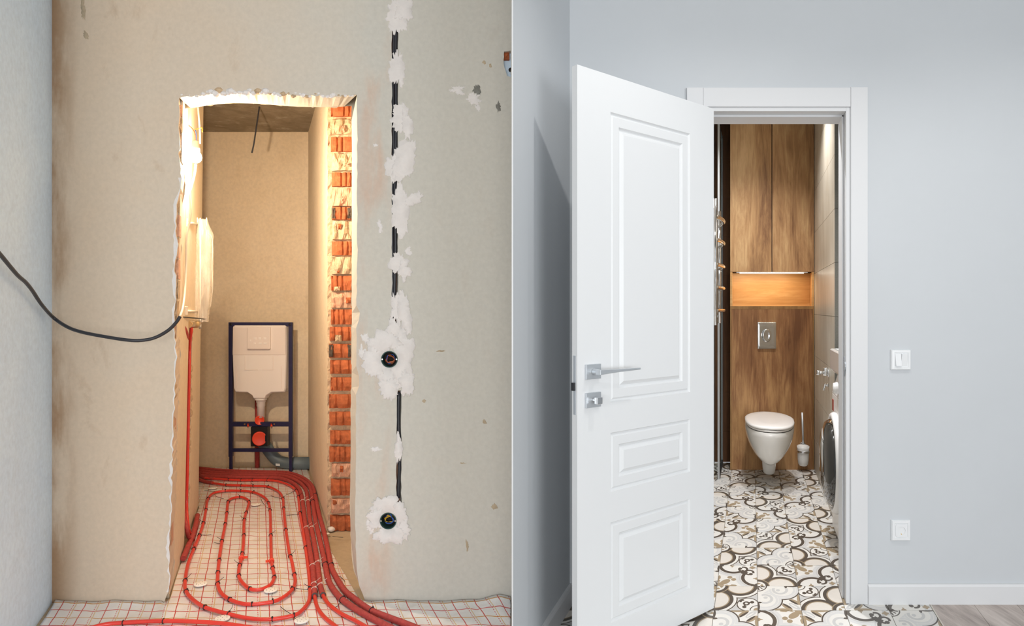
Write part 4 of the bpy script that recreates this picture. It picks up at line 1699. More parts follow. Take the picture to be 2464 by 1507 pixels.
for (ya, yb, kd) in BR_ROWS:
    xl = 797 + rb.uniform(-1.5, 3) - (3 if ya > 780 else 0)
    if kd in 'ok':
        m_ = rough_block(bu_(xl), 0.555, bz_(yb), bz_(ya), YBK - 0.008 + rb.uniform(-0.003, 0.008), 0.06, 'fluted', ribs=rb.choice((3, 4, 4)))
        b0 = m_.build('brick', M['brick'], wall_nr)
        if kd == 'k':
            for (xa_, xb_) in ((xl - 1, xl + 8), (836, 846)):
                m2 = rough_block(bu_(xa_), bu_(xb_), bz_(yb - 2), bz_(ya + 2), YBK - 0.014, 0.03, 'flat', nx=4)
                m2.build('dark_crust', M['dark_brown'], b0)  # dark brown rough pieces at both ends of the brick
        if rb.random() < 0.15:
            w_ = rb.uniform(8, 18)
            xs_ = rb.uniform(xl + 4, 836 - w_)
            m2 = rough_block(bu_(xs_), bu_(xs_ + w_), bz_(yb + 2), bz_(yb - rb.uniform(8, 20)), YBK - 0.016, 0.04, 'flat', amp=0.010, nx=5)
            m2.build('mortar_smear', M['mortar'], wall_nr)
    else:
        m_ = rough_block(bu_(xl + 2), 0.555, bz_(yb), bz_(ya), YBK - 0.010 + rb.uniform(-0.004, 0.008), 0.06, 'flat', amp=0.014)
        b0 = m_.build('brick', M['brick_pink'] if kd == 'p' else M['mortar'], wall_nr)
        for _ in range(1):
            w_ = rb.uniform(6, 14)
            xs_ = rb.uniform(xl, 834)
            yy = rb.uniform(ya, yb - 12)
            m2 = rough_block(bu_(xs_), bu_(xs_ + w_), bz_(yy + rb.uniform(8, 16)), bz_(yy), YBK - 0.019, 0.04, 'flat', amp=0.010, nx=4)
            m2.build('brick_chip', M['brick'] if rb.random() < 0.6 else M['brick_pink'], wall_nr)

# broken masonry edge on the pier side of the doorway
yy = 246.0
while yy < 1428:
    hgt = rb.uniform(22, 58)
    y2 = min(yy + hgt, 1436)
    zc_ = EYE - ((yy + y2) / 2 - CY) * (Y0 + 0.03) / F
    ue = uL(Y0 + 0.05, zc_)
    ym = rb.uniform(0.022, 0.036)
    z0_, z1_ = EYE - (y2 - 1 - CY) * Y0 / F, EYE - (yy + 1 - CY) * Y0 / F
    m_ = rough_block(ue - 0.085, ue + rb.uniform(-0.004, 0.004), max(z0_, 0.02), z1_, Y0 + ym, 0.08, 'flat', amp=0.010, nx=6)
    m_.build('brick', M['brick_pink'] if rb.random() < 0.75 else M['mortar'], wall_front)
    yy = y2 + rb.uniform(1, 5)
# broken lumps of plaster along the head of the doorway
for k in range(46):
    px = 436 + k * 9.2 + rb.uniform(-3, 3)
    py = (222 if 490 < px < 650 else 229) + rb.uniform(-5, 4)
    r_ = rb.uniform(3, 7.5) * (1.25 if 500 < px < 640 else 0.8)
    c = P(px, py, Y0 + 0.004)
    mb = MB()
    rings = []
    rr_ = r_ * Y0 / F
    sd = rb.uniform(0, 99)
    for (zz_, q_) in ((-0.8, 0.45), (-0.3, 0.95), (0.3, 1.0), (0.8, 0.5)):
        rings.append([c + Vector((rr_ * q_ * 1.3 * math.cos(w) * (1 + 0.35 * noise.noise(Vector((sd, w, zz_)))), rr_ * 0.9 * q_ * math.sin(w), rr_ * zz_ + 0.3 * rr_ * noise.noise(Vector((w * 2, sd, zz_)))))
                      for w in [2 * math.pi * i / 7 for i in range(7)]])
    mb.loft(rings, True, False)
    mb.build('plaster_lump', M['putty'] if rb.random() < 0.7 else M['mortar'], wall_front)

# ------------------------------------------------------------------ putty patches over the cable chase
def patch(cx, cy, rx, ry, seed, name='putty_patch', amp=0.34, lean=0.0, mat='putty', thick=0.0025):
    n = 84
    out = []
    for k in range(n):
        w = 2 * math.pi * k / n
        v = Vector((math.cos(w) * 1.1, math.sin(w) * 1.1, seed))
        r_ = 1 + amp * (noise.noise(v * 1.5) * 1.3 + 0.8 * noise.noise(v * 3.7) + 0.7 * noise.noise(v * 9.0) + 0.4 * noise.noise(v * 21.0))
        out.append((cx + rx * r_ * math.cos(w) + lean * ry * math.sin(w), cy + ry * r_ * math.sin(w)))
    bxs = []
    for (bx, by) in ((937, 865), (934, 1254)):
        if any((x - bx) ** 2 + (y - by) ** 2 < 60 ** 2 for x, y in out) or abs(cx - bx) + abs(cy - by) < 60:
            bxs.append([(bx + 20.5 * math.cos(2 * math.pi * k / 24), by + 20.5 * math.sin(2 * math.pi * k / 24)) for k in range(24)])
    pv, pt = cdt_face(out, bxs)
    mb = MB()
    mb.add([P(p[0], p[1], Y0 - thick) for p in pv], pt, True)
    # bevelled rim wherever the sheet ends
    cnt = {}
    for f in pt:
        for i in range(len(f)):
            e = (f[i], f[(i + 1) % len(f)])
            cnt[tuple(sorted(e))] = cnt.get(tuple(sorted(e)), 0) + 1
    for (i, j), c in cnt.items():
        if c == 1:
            a_, b_ = pv[i], pv[j]
            q = [P(a_[0], a_[1], Y0 - thick), P(b_[0], b_[1], Y0 - thick), P(b_[0] + (b_[0] - cx) * 0.02, b_[1] + (b_[1] - cy) * 0.02, Y0 + 0.0005), P(a_[0] + (a_[0] - cx) * 0.02, a_[1] + (a_[1] - cy) * 0.02, Y0 + 0.0005)]
            mb.add(q, [(0, 1, 2, 3)], True)
    return mb.build(name, M[mat], wall_front)


for i, a in enumerate([(955, 34, 26, 44, 0), (972, 22, 20, 34, 0), (957, 165, 19, 44, 0), (963, 283, 22, 32, 0), (980, 300, 12, 36, 0.1), (950, 405, 20, 38, 0), (972, 385, 26, 44, -0.15), (962, 505, 23, 58, 0), (996, 480, 18, 16, -0.6),
                       (958, 634, 21, 26, 0), (972, 650, 14, 26, 0), (952, 745, 14, 40, 0), (974, 755, 15, 44, 0.12), (946, 800, 16, 34, 0),
                       (950, 905, 40, 46, 0), (903, 868, 30, 44, 0), (968, 860, 26, 58, 0), (925, 822, 38, 24, 0), (935, 935, 24, 26, 0), (978, 925, 18, 30, 0),
                       (960, 1078, 9, 32, 0), (925, 1222, 36, 26, 0), (962, 1272, 28, 32, 0), (905, 1250, 20, 26, 0), (935, 1288, 34, 22, 0), (962, 1235, 16, 24, 0)]):
    patch(a[0], a[1], a[2], a[3], 3.7 * i + 1, lean=a[4], thick=0.0018 + 0.00016 * i)
for i, a in enumerate([(1100, 216, 20, 10), (1140, 240, 14, 13), (1150, 1080 - 820, 6, 8), (880, 815, 9, 12), (872, 850, 8, 14), (905, 1082, 12, 5), (918, 1288, 10, 10), (890, 1268, 9, 14),
                       (903, 350, 6, 4), (915, 545, 5, 16), (983, 606, 7, 9)]):
    patch(a[0], a[1], a[2], a[3], 40 + 5.1 * i, 'putty_smear', 0.5, 0.2, thick=0.0006 + 0.00005 * i)
for i, a in enumerate([(1148, 217, 9, 11), (1200, 258, 5, 12), (1020, 965, 4, 4), (1166, 1016, 4, 5), (1113, 1115, 6, 1.5), (1190, 1220, 7, 6), (1124, 1312, 3, 14), (1165, 150, 4, 4), (1180, 158, 3, 5), (200, 20, 5, 30), (207, 84, 6, 10), (1060, 845, 10, 2)]):
    patch(a[0], a[1], a[2], a[3], 90 + 5.1 * i, 'stain_mark', 0.4, 0.1, 'screed' if i > 1 else 'grey_tile', 0.0004)


# ragged white edge of filler along the pier side of the doorway
def strip(xs, name):
    mb = MB()
    a, b_ = [], []
    for x, y in xs:
        wdt = 1 + 14 * abs(noise.noise(Vector((y * 0.011, 1, 2)))) + 6 * noise.noise(Vector((y * 0.06, 5, 2)))
        a.append(P(x + 0.5, y, Y0 - 0.0006))
        b_.append(P(x - max(0.4, wdt), y, Y0 - 0.0002))
    n = len(a)
    mb.add(a + b_, [(i, i + 1, n + i + 1, n + i) for i in range(n - 1)])
    mb.build(name, M['putty'], wall_front)


strip([p for p in left_edge if 420 < p[1] < 1435], 'filler_edge')

# ------------------------------------------------------------------ cables in the chase
for i, (x_, seed) in enumerate(((947.5, 1), (953.5, 2))):
    mb = MB()
    pts = [P(x_ - (y - 60) * 0.006 + 1.2 * math.sin(y * 0.02 + seed), y, Y0 + 0.008) for y in range(24, 834, 18)]
    mb.tube(pts, 0.0062, 8)
    tag(mb.build('chase_cable', M['black_cable']), 'black power cable laid in the upper wall chase', 'cable', 'cables in the upper chase')
mb = MB()
mb.tube([P(960 + 1.5 * math.sin(y * 0.03), y, Y0 + 0.008) for y in range(944, 1214, 15)], 0.0075, 8)
tag(mb.build('chase_cable', M['black_cable']), 'black power cable laid in the lower wall chase between the junction boxes', 'cable')


# junction boxes
def jbox(cx, cy, label, wires):
    c = P(cx, cy, Y0)
    r = thing('junction_box', c, label, 'junction box')
    R_ = 20 * Y0 / F
    mb = MB()
    mb.lathe(c + Vector((0, -0.001, 0)), (0, 1, 0), [(0.0, R_ * 0.90), (0.0, R_ * 1.0), (0.05, R_ * 0.99), (0.05, 0.0)], 28)
    mb.lathe(c + Vector((0, 0.0, 0)), (0, 1, 0), [(0.0, R_ * 0.90), (0.048, R_ * 0.88)], 28)
    mb.f.pop()
    mb.s.pop()
    # keep the mouth open: drop the cap faces of the inner sleeve
    keep = [(f, s) for f, s in zip(mb.f, mb.s) if len(f) <= 4]
    mb.f, mb.s = [list(f) for f, s in keep], [s for f, s in keep]
    mb.build('box_shell', M['teal'], r)
    mb = MB()
    mb.lathe(c + Vector((0, 0.046, 0)), (0, 1, 0), [(0, R_ * 0.9), (0.003, R_ * 0.9)], 24)
    mb.build('box_bottom', M['dark'], r)
    for sx in (-1, 1):
        mb = MB()
        mb.lathe(c + Vector((sx * R_ * 0.86, -0.002, 0)), (0, 1, 0), [(0, 0.0035), (0.006, 0.0035)], 10)
        mb.build('screw_lug', M['metal'], r)
    rw = random.Random(cx + cy)
    for col in wires:
        mb = MB()
        ph = rw.uniform(0, 6)
        n = 9
        pts = [c + Vector((R_ * 0.62 * rw.uniform(0.6, 1) * math.cos(ph + k * 0.75), 0.012 + 0.003 * k, R_ * 0.6 * rw.uniform(0.5, 1) * math.sin(ph + k * 0.75))) for k in range(n)]
        mb.tube(smooth_path(pts, 4), 0.0021, 6)
        mb.build('wire', M[col], r)
    return r


jbox(937, 865, 'round wall box stuffed with brown wires below the upper cable chase', ['wire_o', 'wire_o', 'wire_o', 'wire_b'])
jbox(934, 1254, 'round wall box with curled blue and yellow wires near the foil floor', ['wire_b', 'wire_y', 'wire_b', 'wire_y', 'black_cable'])
# broken-out hole by the partition
mb = MB()
mb.hexa([P(1206, 200, Y0 + 0.03), P(1231, 200, Y0 + 0.03), P(1231, 200, Y0 + 0.06), P(1206, 200, Y0 + 0.06),
         P(1206, 110, Y0 + 0.03), P(1231, 110, Y0 + 0.03), P(1231, 110, Y0 + 0.06), P(1206, 110, Y0 + 0.06)])
mb.build('hole_filler', M['side_plaster'], wall_front)
rb2 = rough_block(-0.041, -0.012, EYE + (742 - 140) * Y0 / F, EYE + (742 - 122) * Y0 / F, Y0 + 0.008, 0.03, 'flat', fn=lambda u, y, z: Vector((u, y, z)), nx=4)
rb2.build('brick', M['brick'], wall_front)
mb = MB()
mb.lathe(P(1229, 168, Y0 + 0.028), (0, 1, 0), [(0, 0.010), (0.002, 0.010)], 14)
mb.build('hole_dark', M['dark'], wall_front)

# ------------------------------------------------------------------ foil sheet with printed grid
def foil_lim(Y):
    if Y < Y0 - 0.012:
        return -0.885, -0.006 - KL * Y
    if Y < Y0 + 0.012:
        return -0.402, 0.45
    hi = 0.455 - 0.10 * min(1, (Y - Y0) / 0.95)
    if Y > 3.84:
        hi = 0.40
    lo = uL(min(Y, 4.3), 0) + 0.006 if Y < 4.34 else -0.62
    return lo, hi


def foil_ok(u, Y, m):
    lo, hi = foil_lim(Y)
    return lo - m < u < hi + m and Y < 5.38


def foil_z(u, Y):
    z = 0.006 + 0.010 * abs(noise.noise(Vector((u * 5, Y * 4, 2)))) + 0.004 * abs(noise.noise(Vector((u * 14, Y * 10, 7))))
    x = u + KL * Y
    if Y < Y0:
        t = max(0, 1 - (Y0 - Y) / 0.05)
        if u > 0.45 or u < -0.42:
            z += 0.012 * t * (0.6 + 0.8 * noise.noise(Vector((u * 9, 3, 1))))
        q = max(0, 1 - abs(x + 0.05) / 0.10)
        z += 0.035 * q * max(0, 1 - (Y0 - Y) / 0.2)
    return max(z, 0.004)


def foil_grid(ua, ub, du, ya, yb, dy):
    vs, fs, idx, uvs = [], [], {}, []
    nu, ny = int(round((ub - ua) / du)), int(round((yb - ya) / dy))

    def vid(i, j):
        if (i, j) not in idx:
            u, Y = ua + i * du, ya + j * dy
            lo, hi = foil_lim(Y)
            if Y > Y0 + 0.012:
                u = min(max(u, lo), hi)
            else:
                u = min(u, -0.006 - KL * Y)
            idx[(i, j)] = len(vs)
            vs.append(LL(u, Y, foil_z(u, Y)))
            uvs.append((u, Y))
        return idx[(i, j)]
    for j in range(ny):
        for i in range(nu):
            u, Y = ua + (i + 0.5) * du, ya + (j + 0.5) * dy
            if foil_ok(u, Y, du * 0.5):
                fs.append((vid(i, j), vid(i + 1, j), vid(i + 1, j + 1), vid(i, j + 1)))
    return vs, fs, uvs


fv, ff, fuv = foil_grid(-0.95, 1.2, 0.0125, 2.0, 5.4, 0.02)
me = bpy.data.meshes.new('foil_sheet')
me.from_pydata([tuple(v - LL(0, 3.2, 0)) for v in fv], [], ff)
uvl = me.uv_layers.new(name='UVMap')
for lp in me.loops:
    uvl.data[lp.index].uv = fuv[lp.vertex_index]
me.polygons.foreach_set('use_smooth', [True] * len(me.polygons))
me.materials.append(M['foil'])
foil = bpy.data.objects.new('foil_sheet', me)
COL.objects.link(foil)
foil.location = LL(0, 3.2, 0)
sm = foil.modifiers.new('thickness', 'SOLIDIFY')
sm.thickness = 0.002
tag(foil, 'crinkled silver-white insulation foil printed with a red and yellow grid on the floor', 'foil')


# ------------------------------------------------------------------ floor heating pipes
def zc(zx, zy):
    return 380 + zx / 3.702, 1100 + zy / 3.702


def gpath(lst, r, lift=0.012):
    out = []
    for zx, zy in lst:
        px, py = zc(zx, zy)
        out.append(G(px, py, r + lift))
    return out


PEX = 0.0083
loop_pts = [(420, 188), (490, 193), (740, 208), (975, 207), (1100, 225), (1200, 270), (1245, 330), (1265, 500), (1290, 650), (1320, 850), (1345, 1050), (1355, 1200), (1342, 1290), (1290, 1360),
            (1210, 1412), (1020, 1445), (820, 1440), (630, 1400), (420, 1340), (300, 1262), (245, 1180), (245, 1080), (270, 950), (320, 820), (370, 700), (405, 590), (428, 470), (442, 385), (490, 325),
            (600, 303), (740, 302), (850, 315), (940, 355), (985, 410), (1000, 500), (1005, 700), (1010, 900), (1022, 990), (1036, 1060), (1018, 1120), (970, 1160), (900, 1183), (820, 1176), (752, 1120),
            (720, 1060), (725, 980), (745, 900), (760, 800), (765, 700), (770, 560), (797, 460), (810, 400), (780, 370), (730, 357), (660, 370), (625, 400), (615, 480), (600, 600), (570, 750), (545, 920),
            (535, 1030), (532, 1130), (562, 1210), (640, 1270), (740, 1305), (840, 1312), (1000, 1295), (1100, 1260), (1190, 1190), (1222, 1120), (1215, 1050), (1190, 920), (1170, 850), (1140, 650),
            (1120, 460), (1113, 370), (1075, 310), (980, 265), (850, 258), (740, 255), (610, 250), (480, 232), (420, 222)]
loop_path = smooth_path(gpath(loop_pts, PEX), 5)
hp = thing('heating_pipe', G(*zc(860, 700)), 'bright red underfloor heating pipe coiled in a spiral on the foil', 'heating pipe')
mb = MB()
mb.tube(loop_path, PEX, 10)
coil = mb.build('pipe', M['red_pipe'], hp)


def tie_on(path, zx, zy, r, parent, mat='tie', seed=0, lift=0.012):
    q = G(*zc(zx, zy), r + lift)
    i = min(range(1, len(path) - 1), key=lambda k: (path[k] - q).length)
    t = (path[i + 1] - path[i - 1]).normalized()
    mb = MB()
    mb.torus(path[i], t, r + 0.0012, 0.0019, 14, 5)
    rs = random.Random(seed)
    side = t.cross(Vector((0, 0, 1))).normalized() * rs.choice((-1, 1))
    base = path[i] + Vector((0, 0, r)) + side * r * 0.5
    mb.box(tuple(base - Vector((0.003, 0.003, 0.002))), tuple(base + Vector((0.003, 0.003, 0.004))))
    if seed % 3 == 0:
        mb.tube([base, base + side * 0.014 + Vector((0, 0, 0.012)), base + side * 0.022 + t * 0.006 + Vector((0, 0, 0.020))], 0.0011, 5)
    return mb.build('cable_tie', M[mat], parent)


ties = [(612, 210), (740, 208), (857, 207), (977, 207), (612, 252), (735, 256), (857, 258), (977, 265), (605, 303), (728, 302), (850, 315), (990, 410), (990, 470), (625, 400), (618, 490), (730, 358), (805, 405), (790, 490), (770, 560),
        (450, 370), (428, 465), (402, 595), (370, 695), (320, 820), (250, 1095), (250, 1200), (400, 1335), (630, 1400), (1022, 1445), (1215, 1412), (1350, 1165), (1320, 790), (1265, 515), (1240, 350), (1225, 300),
        (600, 610), (570, 765), (545, 930), (535, 1030), (540, 1135), (635, 1268), (835, 1312), (1030, 1290), (1200, 1170), (1215, 1055), (1175, 880), (1140, 650), (1120, 460), (1110, 370),
        (825, 1178), (720, 1055), (735, 960), (765, 705), (750, 870), (1005, 720), (1015, 985), (1032, 1070)]
for i, (zx, zy) in enumerate(ties):
    tie_on(loop_path, zx, zy, PEX, hp, 'tie', i)
for zx, zy in ((752, 895), (1012, 925)):
    q = G(*zc(zx, zy), PEX + 0.012)
    i = min(range(1, len(loop_path) - 1), key=lambda k: (loop_path[k] - q).length)
    t = (loop_path[i + 1] - loop_path[i - 1]).normalized()
    side = t.cross(Vector((0, 0, 1))).normalized()
    mb = MB()
    mb.lathe(loop_path[i] - t * 0.006, t, [(0, PEX + 0.001), (0, PEX + 0.0055), (0.012, PEX + 0.0055), (0.012, PEX + 0.001)], 14)
    sx = side if (side.x > 0) == (zx < 900) else -side
    b0 = loop_path[i] + sx * (PEX + 0.004) + Vector((0, 0, -0.003))
    mb.hexa([b0 - t * 0.007, b0 - t * 0.007 + sx * 0.016, b0 + t * 0.007 + sx * 0.016, b0 + t * 0.007,
             b0 - t * 0.007 + Vector((0, 0, 0.008)), b0 - t * 0.007 + sx * 0.016 + Vector((0, 0, 0.008)), b0 + t * 0.007 + sx * 0.016 + Vector((0, 0, 0.008)), b0 + t * 0.007 + Vector((0, 0, 0.008))])
    mb.build('pipe_clip', M['red_cap'], hp)

FOAM = 0.0132


def insulated(pts, label, end_sleeve=False, extra=None, white_ties=(), black_ties=(), lift=0.008, r=FOAM):
    path = smooth_path(gpath(pts, r, lift), 6)
    t = thing('insulated_pipe', path[len(path) // 2] - Vector((0, 0, path[0].z)), label, 'insulated pipe', 'insulated heating pipes along the passage')
    mb = MB()
    mb.tube(path, r, 12)
    fo = mb.build('foam_sleeve', M['red_foam'], t)
    for zx, zy in white_ties:
        tie_on(path, zx, zy, r, t, 'tie_white', 3)
    for zx, zy in black_ties:
        tie_on(path, zx, zy, r, t, 'tie', 1)
    if extra:
        p2 = smooth_path([path[-3]] + [path[-1]] + gpath(extra, PEX, 0.010), 6)
        mb = MB()
        mb.tube(p2, PEX, 10)
        mb.build('pipe', M['red_pipe'], t)
        d = (path[-1] - path[-3]).normalized()
        mb = MB()
        mb.lathe(path[-1] - d * 0.003, d, [(0, r * 0.7), (0, r * 1.03), (0.006, r * 1.02), (0.006, r * 0.68)], 16)
        mb.build('sleeve_end', M['grey_foam'], fo)
    return t


insulated([(365, 165), (600, 178), (900, 184), (1080, 190), (1195, 228), (1265, 300), (1292, 420), (1308, 560), (1328, 680), (1355, 850), (1380, 1000), (1388, 1120), (1396, 1238)],
          'foam-sleeved red pipe in the passage, innermost of the four, ending in a bare pipe', True,
          [(1420, 1340), (1480, 1425), (1580, 1507), (1700, 1600)], [(1380, 960), (1388, 1140), (1390, 1185), (1320, 640), (1285, 400)])
insulated([(365, 145), (600, 160), (900, 165), (1090, 168), (1220, 203), (1312, 280), (1336, 400), (1354, 560), (1376, 680), (1406, 850), (1426, 1000), (1442, 1130), (1470, 1232)],
          'foam-sleeved red pipe second from the spiral, ending in a bare pipe that bends away', True,
          [(1520, 1310), (1630, 1395), (1760, 1460), (1900, 1540)], [(1420, 950), (1440, 1135), (1336, 390), (1370, 635)])
insulated([(365, 122), (600, 142), (900, 148), (1120, 152), (1262, 198), (1352, 272), (1378, 400), (1398, 540), (1428, 680), (1467, 850), (1494, 980), (1512, 1080), (1562, 1180), (1645, 1272), (1770, 1360), (1900, 1435), (2060, 1515), (2200, 1590)],
          'foam-sleeved red pipe third from the spiral, sweeping out along the bare wall', False, None, [], [(1490, 960), (1640, 1268), (1370, 390)])
insulated([(365, 100), (600, 122), (900, 132), (1150, 140), (1298, 190), (1376, 264), (1404, 362), (1437, 520), (1474, 650), (1512, 820), (1542, 970), (1580, 1060), (1655, 1180), (1725, 1243), (1860, 1345), (1960, 1395), (2200, 1485), (2420, 1570)],
          'outermost foam-sleeved red pipe, hugging the brick end and the bare wall', False, None, [], [(1542, 955), (1900, 1365), (1412, 345)])
for pts, lab in (([(355, 150), (400, 178), (440, 186), (498, 193)], 'short foam sleeve over the outer end of the red spiral'),
                 ([(355, 196), (400, 214), (440, 224), (490, 233)], 'short foam sleeve over the inner end of the red spiral')):
    path = smooth_path(gpath(pts, 0.0125, 0.008), 6)
    mb = MB()
    mb.tube(path, 0.0125, 12)
    tag(mb.build('foam_sleeve', M['red_foam']), lab, 'pipe sleeve')
# foam pipe along the pier foot
path = smooth_path([G(*zc(352, 520), 0.03), G(*zc(338, 600), 0.03), G(*zc(312, 690), 0.03), G(*zc(268, 800), 0.03), G(*zc(225, 905), 0.03)], 6)
mb = MB()
mb.tube(path, 0.014, 12)
tag(mb.build('foam_sleeve', M['red_foam']), 'dull red foam sleeve lying along the foot of the plastered pier', 'pipe sleeve')
# single pipe near the side wall
path = smooth_path([G(150, 1535, 0.02), G(235, 1507, 0.02), G(296, 1499, 0.02), G(393, 1495, 0.02), G(480, 1497, 0.02), G(560, 1504, 0.02), G(680, 1525, 0.02)], 6)
sp_ = thing('heating_pipe', path[20] - Vector((0, 0, 0.02)), 'bright red heating pipe crossing the foil in front of the spiral', 'heating pipe')
mb = MB()
mb.tube(path, PEX, 10)
mb.build('pipe', M['red_pipe'], sp_)
for px in (297, 393):
    i = min(range(1, len(path) - 1), key=lambda k: abs(path[k].x - (px - CX) * path[k].y / F))
    mb = MB()
    mb.torus(path[i], (path[i + 1] - path[i - 1]), PEX + 0.0012, 0.0021, 14, 5)
    mb.build('cable_tie', M['tie'], sp_)

# anchor discs
for i, (zx, zy, lab) in enumerate([(380, 1128, 'white perforated disc on the foil inside the outer turn of the spiral'), (1005, 1183, 'white perforated disc half under the inner turn of the spiral'),
                                   (575, 1436, 'white perforated disc under the front bend of the red spiral'), (1280, 1452, 'white perforated disc where the spiral meets the sleeved pipes'),
                                   (490, 275, 'white perforated disc by the sleeve ends at the back of the foil'), (872, 420, 'white perforated disc within the hairpin of the spiral'),
                                   (1512, 682, 'small white disc by the foot of the brick end')]):
    c = G(*zc(zx, zy), 0.019)
    R_ = 0.030 if i < 6 else 0.012
    d = thing('anchor_disc', c - Vector((0, 0, 0.004)), lab, 'anchor disc', 'white anchor discs')
    mb = MB()
    mb.lathe(c - Vector((0, 0, 0.003)), (0, 0, 1), [(0, R_), (0.003, R_), (0.0042, R_ * 0.93), (0.0042, 0)], 24)
    mb.build('plate', M['disc'], d)
    for k in range(9):
        w = 2 * math.pi * k / 8
        r_ = R_ * 0.62 if k < 8 else 0
        mb = MB()
        mb.lathe(c + Vector((r_ * math.cos(w), r_ * math.sin(w), 0.0008)), (0, 0, 1), [(0, R_ * 0.06), (0.0008, R_ * 0.06)], 8)
        mb.build('hole', M['dark_brown'], d)
# snipped tie ends lying about
for i, pts in enumerate([[(415, 300), (470, 303), (515, 308)], [(510, 345), (545, 362), (585, 370)], [(915, 365), (930, 400), (948, 425)], [(1150, 335), (1180, 322), (1215, 302)],
                         [(1005, 345), (1050, 360), (1105, 370)], [(1145, 522), (1200, 516), (1255, 512)], [(500, 760), (530, 770), (560, 772)], [(1230, 1172), (1280, 1178), (1340, 1182)],
                         [(1092, 1335), (1140, 1372), (1185, 1400)], [(1592, 1052), (1630, 1072), (1665, 1108)], [(1555, 708), (1610, 714), (1650, 716)], [(380, 692), (430, 696), (475, 690)], [(1615, 1305), (1605, 1325), (1580, 1340)]]):
    mb = MB()
    mb.tube(smooth_path([G(*zc(a, b_), 0.016) for a, b_ in pts], 4), 0.0014, 5)
    tag(mb.build('tie_offcut', M['tie']), 'snipped black cable tie end lying on the foil', 'cable tie', 'snipped tie ends on the foil')

# ------------------------------------------------------------------ toilet installation frame
YF = 5.25


def fx(px, py, d=0.0):
    return P(px, py, YF) + Vector((KL * d, d, 0))


fr = thing('toilet_carrier', fx(626, 1137), 'dark blue steel toilet installation frame with a cream cistern', 'installation frame')


def fbox(name, x0, x1, y0, y1, d0, d1, mat, parent=fr, bevel=0.002):
    mb = MB()
    a, b_ = P(x0, y1, YF), P(x1, y0, YF)

    def q(x, d, z):
        return Vector((x + KL * d * 0.0, YF + d, z))
    mb.hexa([q(a.x, d0, a.z), q(b_.x, d0, a.z), q(b_.x, d1, a.z), q(a.x, d1, a.z), q(a.x, d0, b_.z), q(b_.x, d0, b_.z), q(b_.x, d1, b_.z), q(a.x, d1, b_.z)])
    return mb.build(name, mat, parent, bevel)


for (x0_, x1_) in ((549.5, 558.5), (694, 703)):
    po = fbox('upright', x0_, x1_, 786, 1100, 0, 0.03, M['steel_blue'])
    fbox('foot', x0_ + 1.2, x1_ - 1.2, 1098, 1138, 0.004, 0.026, M['steel_blue'], po)
top = fbox('top_rail', 549.5, 703, 776, 786, 0, 0.03, M['steel_blue'])
for px in (555.5, 697.5):
    mb = MB()
    mb.lathe(fx(px, 781), (0, -1, 0), [(0, 0.010), (0.001, 0.010), (0.001, 0.0)], 14)
    mb.build('bolt_hole', M['bracket'], top)
fbox('cross_rail', 558, 694.5, 1016, 1027, 0, 0.03, M['steel_blue'])
fbox('cross_rail', 558, 694.5, 1080, 1088, 0, 0.025, M['steel_blue'])
# cistern
def outline(d, pts, sc=1.0):
    cx, cy = 626.0, 860.0
    return [fx(cx + (x - cx) * sc, cy + (y - cy) * sc) + Vector((0, d, 0)) for x, y in pts]


cist = [(562, 786), (566, 783), (686, 783), (690, 786), (691, 850), (689, 935), (686, 944), (655, 945), (642, 953), (639, 960), (612, 960), (609, 953), (597, 945), (568, 944), (564, 935), (561, 850)]
mb = MB()
mb.loft([outline(0.075, cist, 0.97), outline(0.068, cist), outline(-0.008, cist), outline(-0.022, cist, 0.972)], True, False)
ci = mb.build('cistern', M['cistern'], fr, 0.004, 2)
mb = MB()
up = [(563, 787), (689, 787), (690, 854), (562, 854)]
mb.loft([outline(-0.020, up), outline(-0.0255, up, 0.985)], True, False)
mb.build('foam_jacket', M['cistern2'], ci, 0.002)
lid = fbox('access_cover', 600, 655, 787, 840, -0.048, -0.02, M['cistern2'], ci, 0.006)
for (bx, by, bw, bh) in ((616, 811, 6, 6), (628, 811, 6, 6), (640, 811, 6, 6), (616, 824, 5, 4), (628, 824, 7, 4), (640, 824, 7, 4), (607, 817, 3, 5)):
    fbox('button', bx, bx + bw, by, by + bh, -0.052, -0.047, M['cistern'], lid, 0.001)
# raised label frame on the tank
mb = MB()
for (x0_, x1_, y0_, y1_) in ((592, 593.5, 857, 890), (659, 660.5, 857, 890), (592, 624, 889, 890.5), (633, 660.5, 889, 890.5), (571, 572.3, 880, 935), (679, 680.3, 880, 935)):
    a, b_ = P(x0_, y1_, YF), P(x1_, y0_, YF)
    mb.box((a.x, YF - 0.0245, a.z), (b_.x, YF - 0.02, b_.z))
mb.build('tank_rib', M['cistern2'], ci)
mb = MB()
pc = fx(625, 960) + Vector((0, 0.025, 0))
zz0 = fx(625, 1004).z
mb.lathe(pc, (0, 0, -1), [(0, 0.046), (0.012, 0.046), (0.014, 0.036), (0.03, 0.036), (0.032, 0.033), (0.06, 0.033), (0.062, 0.030), (0.15, 0.028)], 24)
mb.build('flush_pipe', M['cistern'], fr)
capdir = Vector((-KL, -1, 0)).normalized()
c = fx(624.5, 1012)
mb = MB()
mb.lathe(c - capdir * 0.05, capdir, [(0, 0.036), (0.055, 0.036), (0.055, 0.031), (0.052, 0.029), (0.052, 0.0)], 28)
mb.build('pipe_cap', M['red_cap'], fr)
fbox('drain_bracket', 604.5, 644.5, 1027.5, 1074, -0.01, 0.05, M['bracket'])
c = fx(624.5, 1055)
mb = MB()
mb.lathe(c - capdir * 0.06, capdir, [(0, 0.055), (0.085, 0.055), (0.088, 0.052), (0.086, 0.047), (0.086, 0.0)], 32)
mb.build('drain_cap', M['red_cap'], fr)
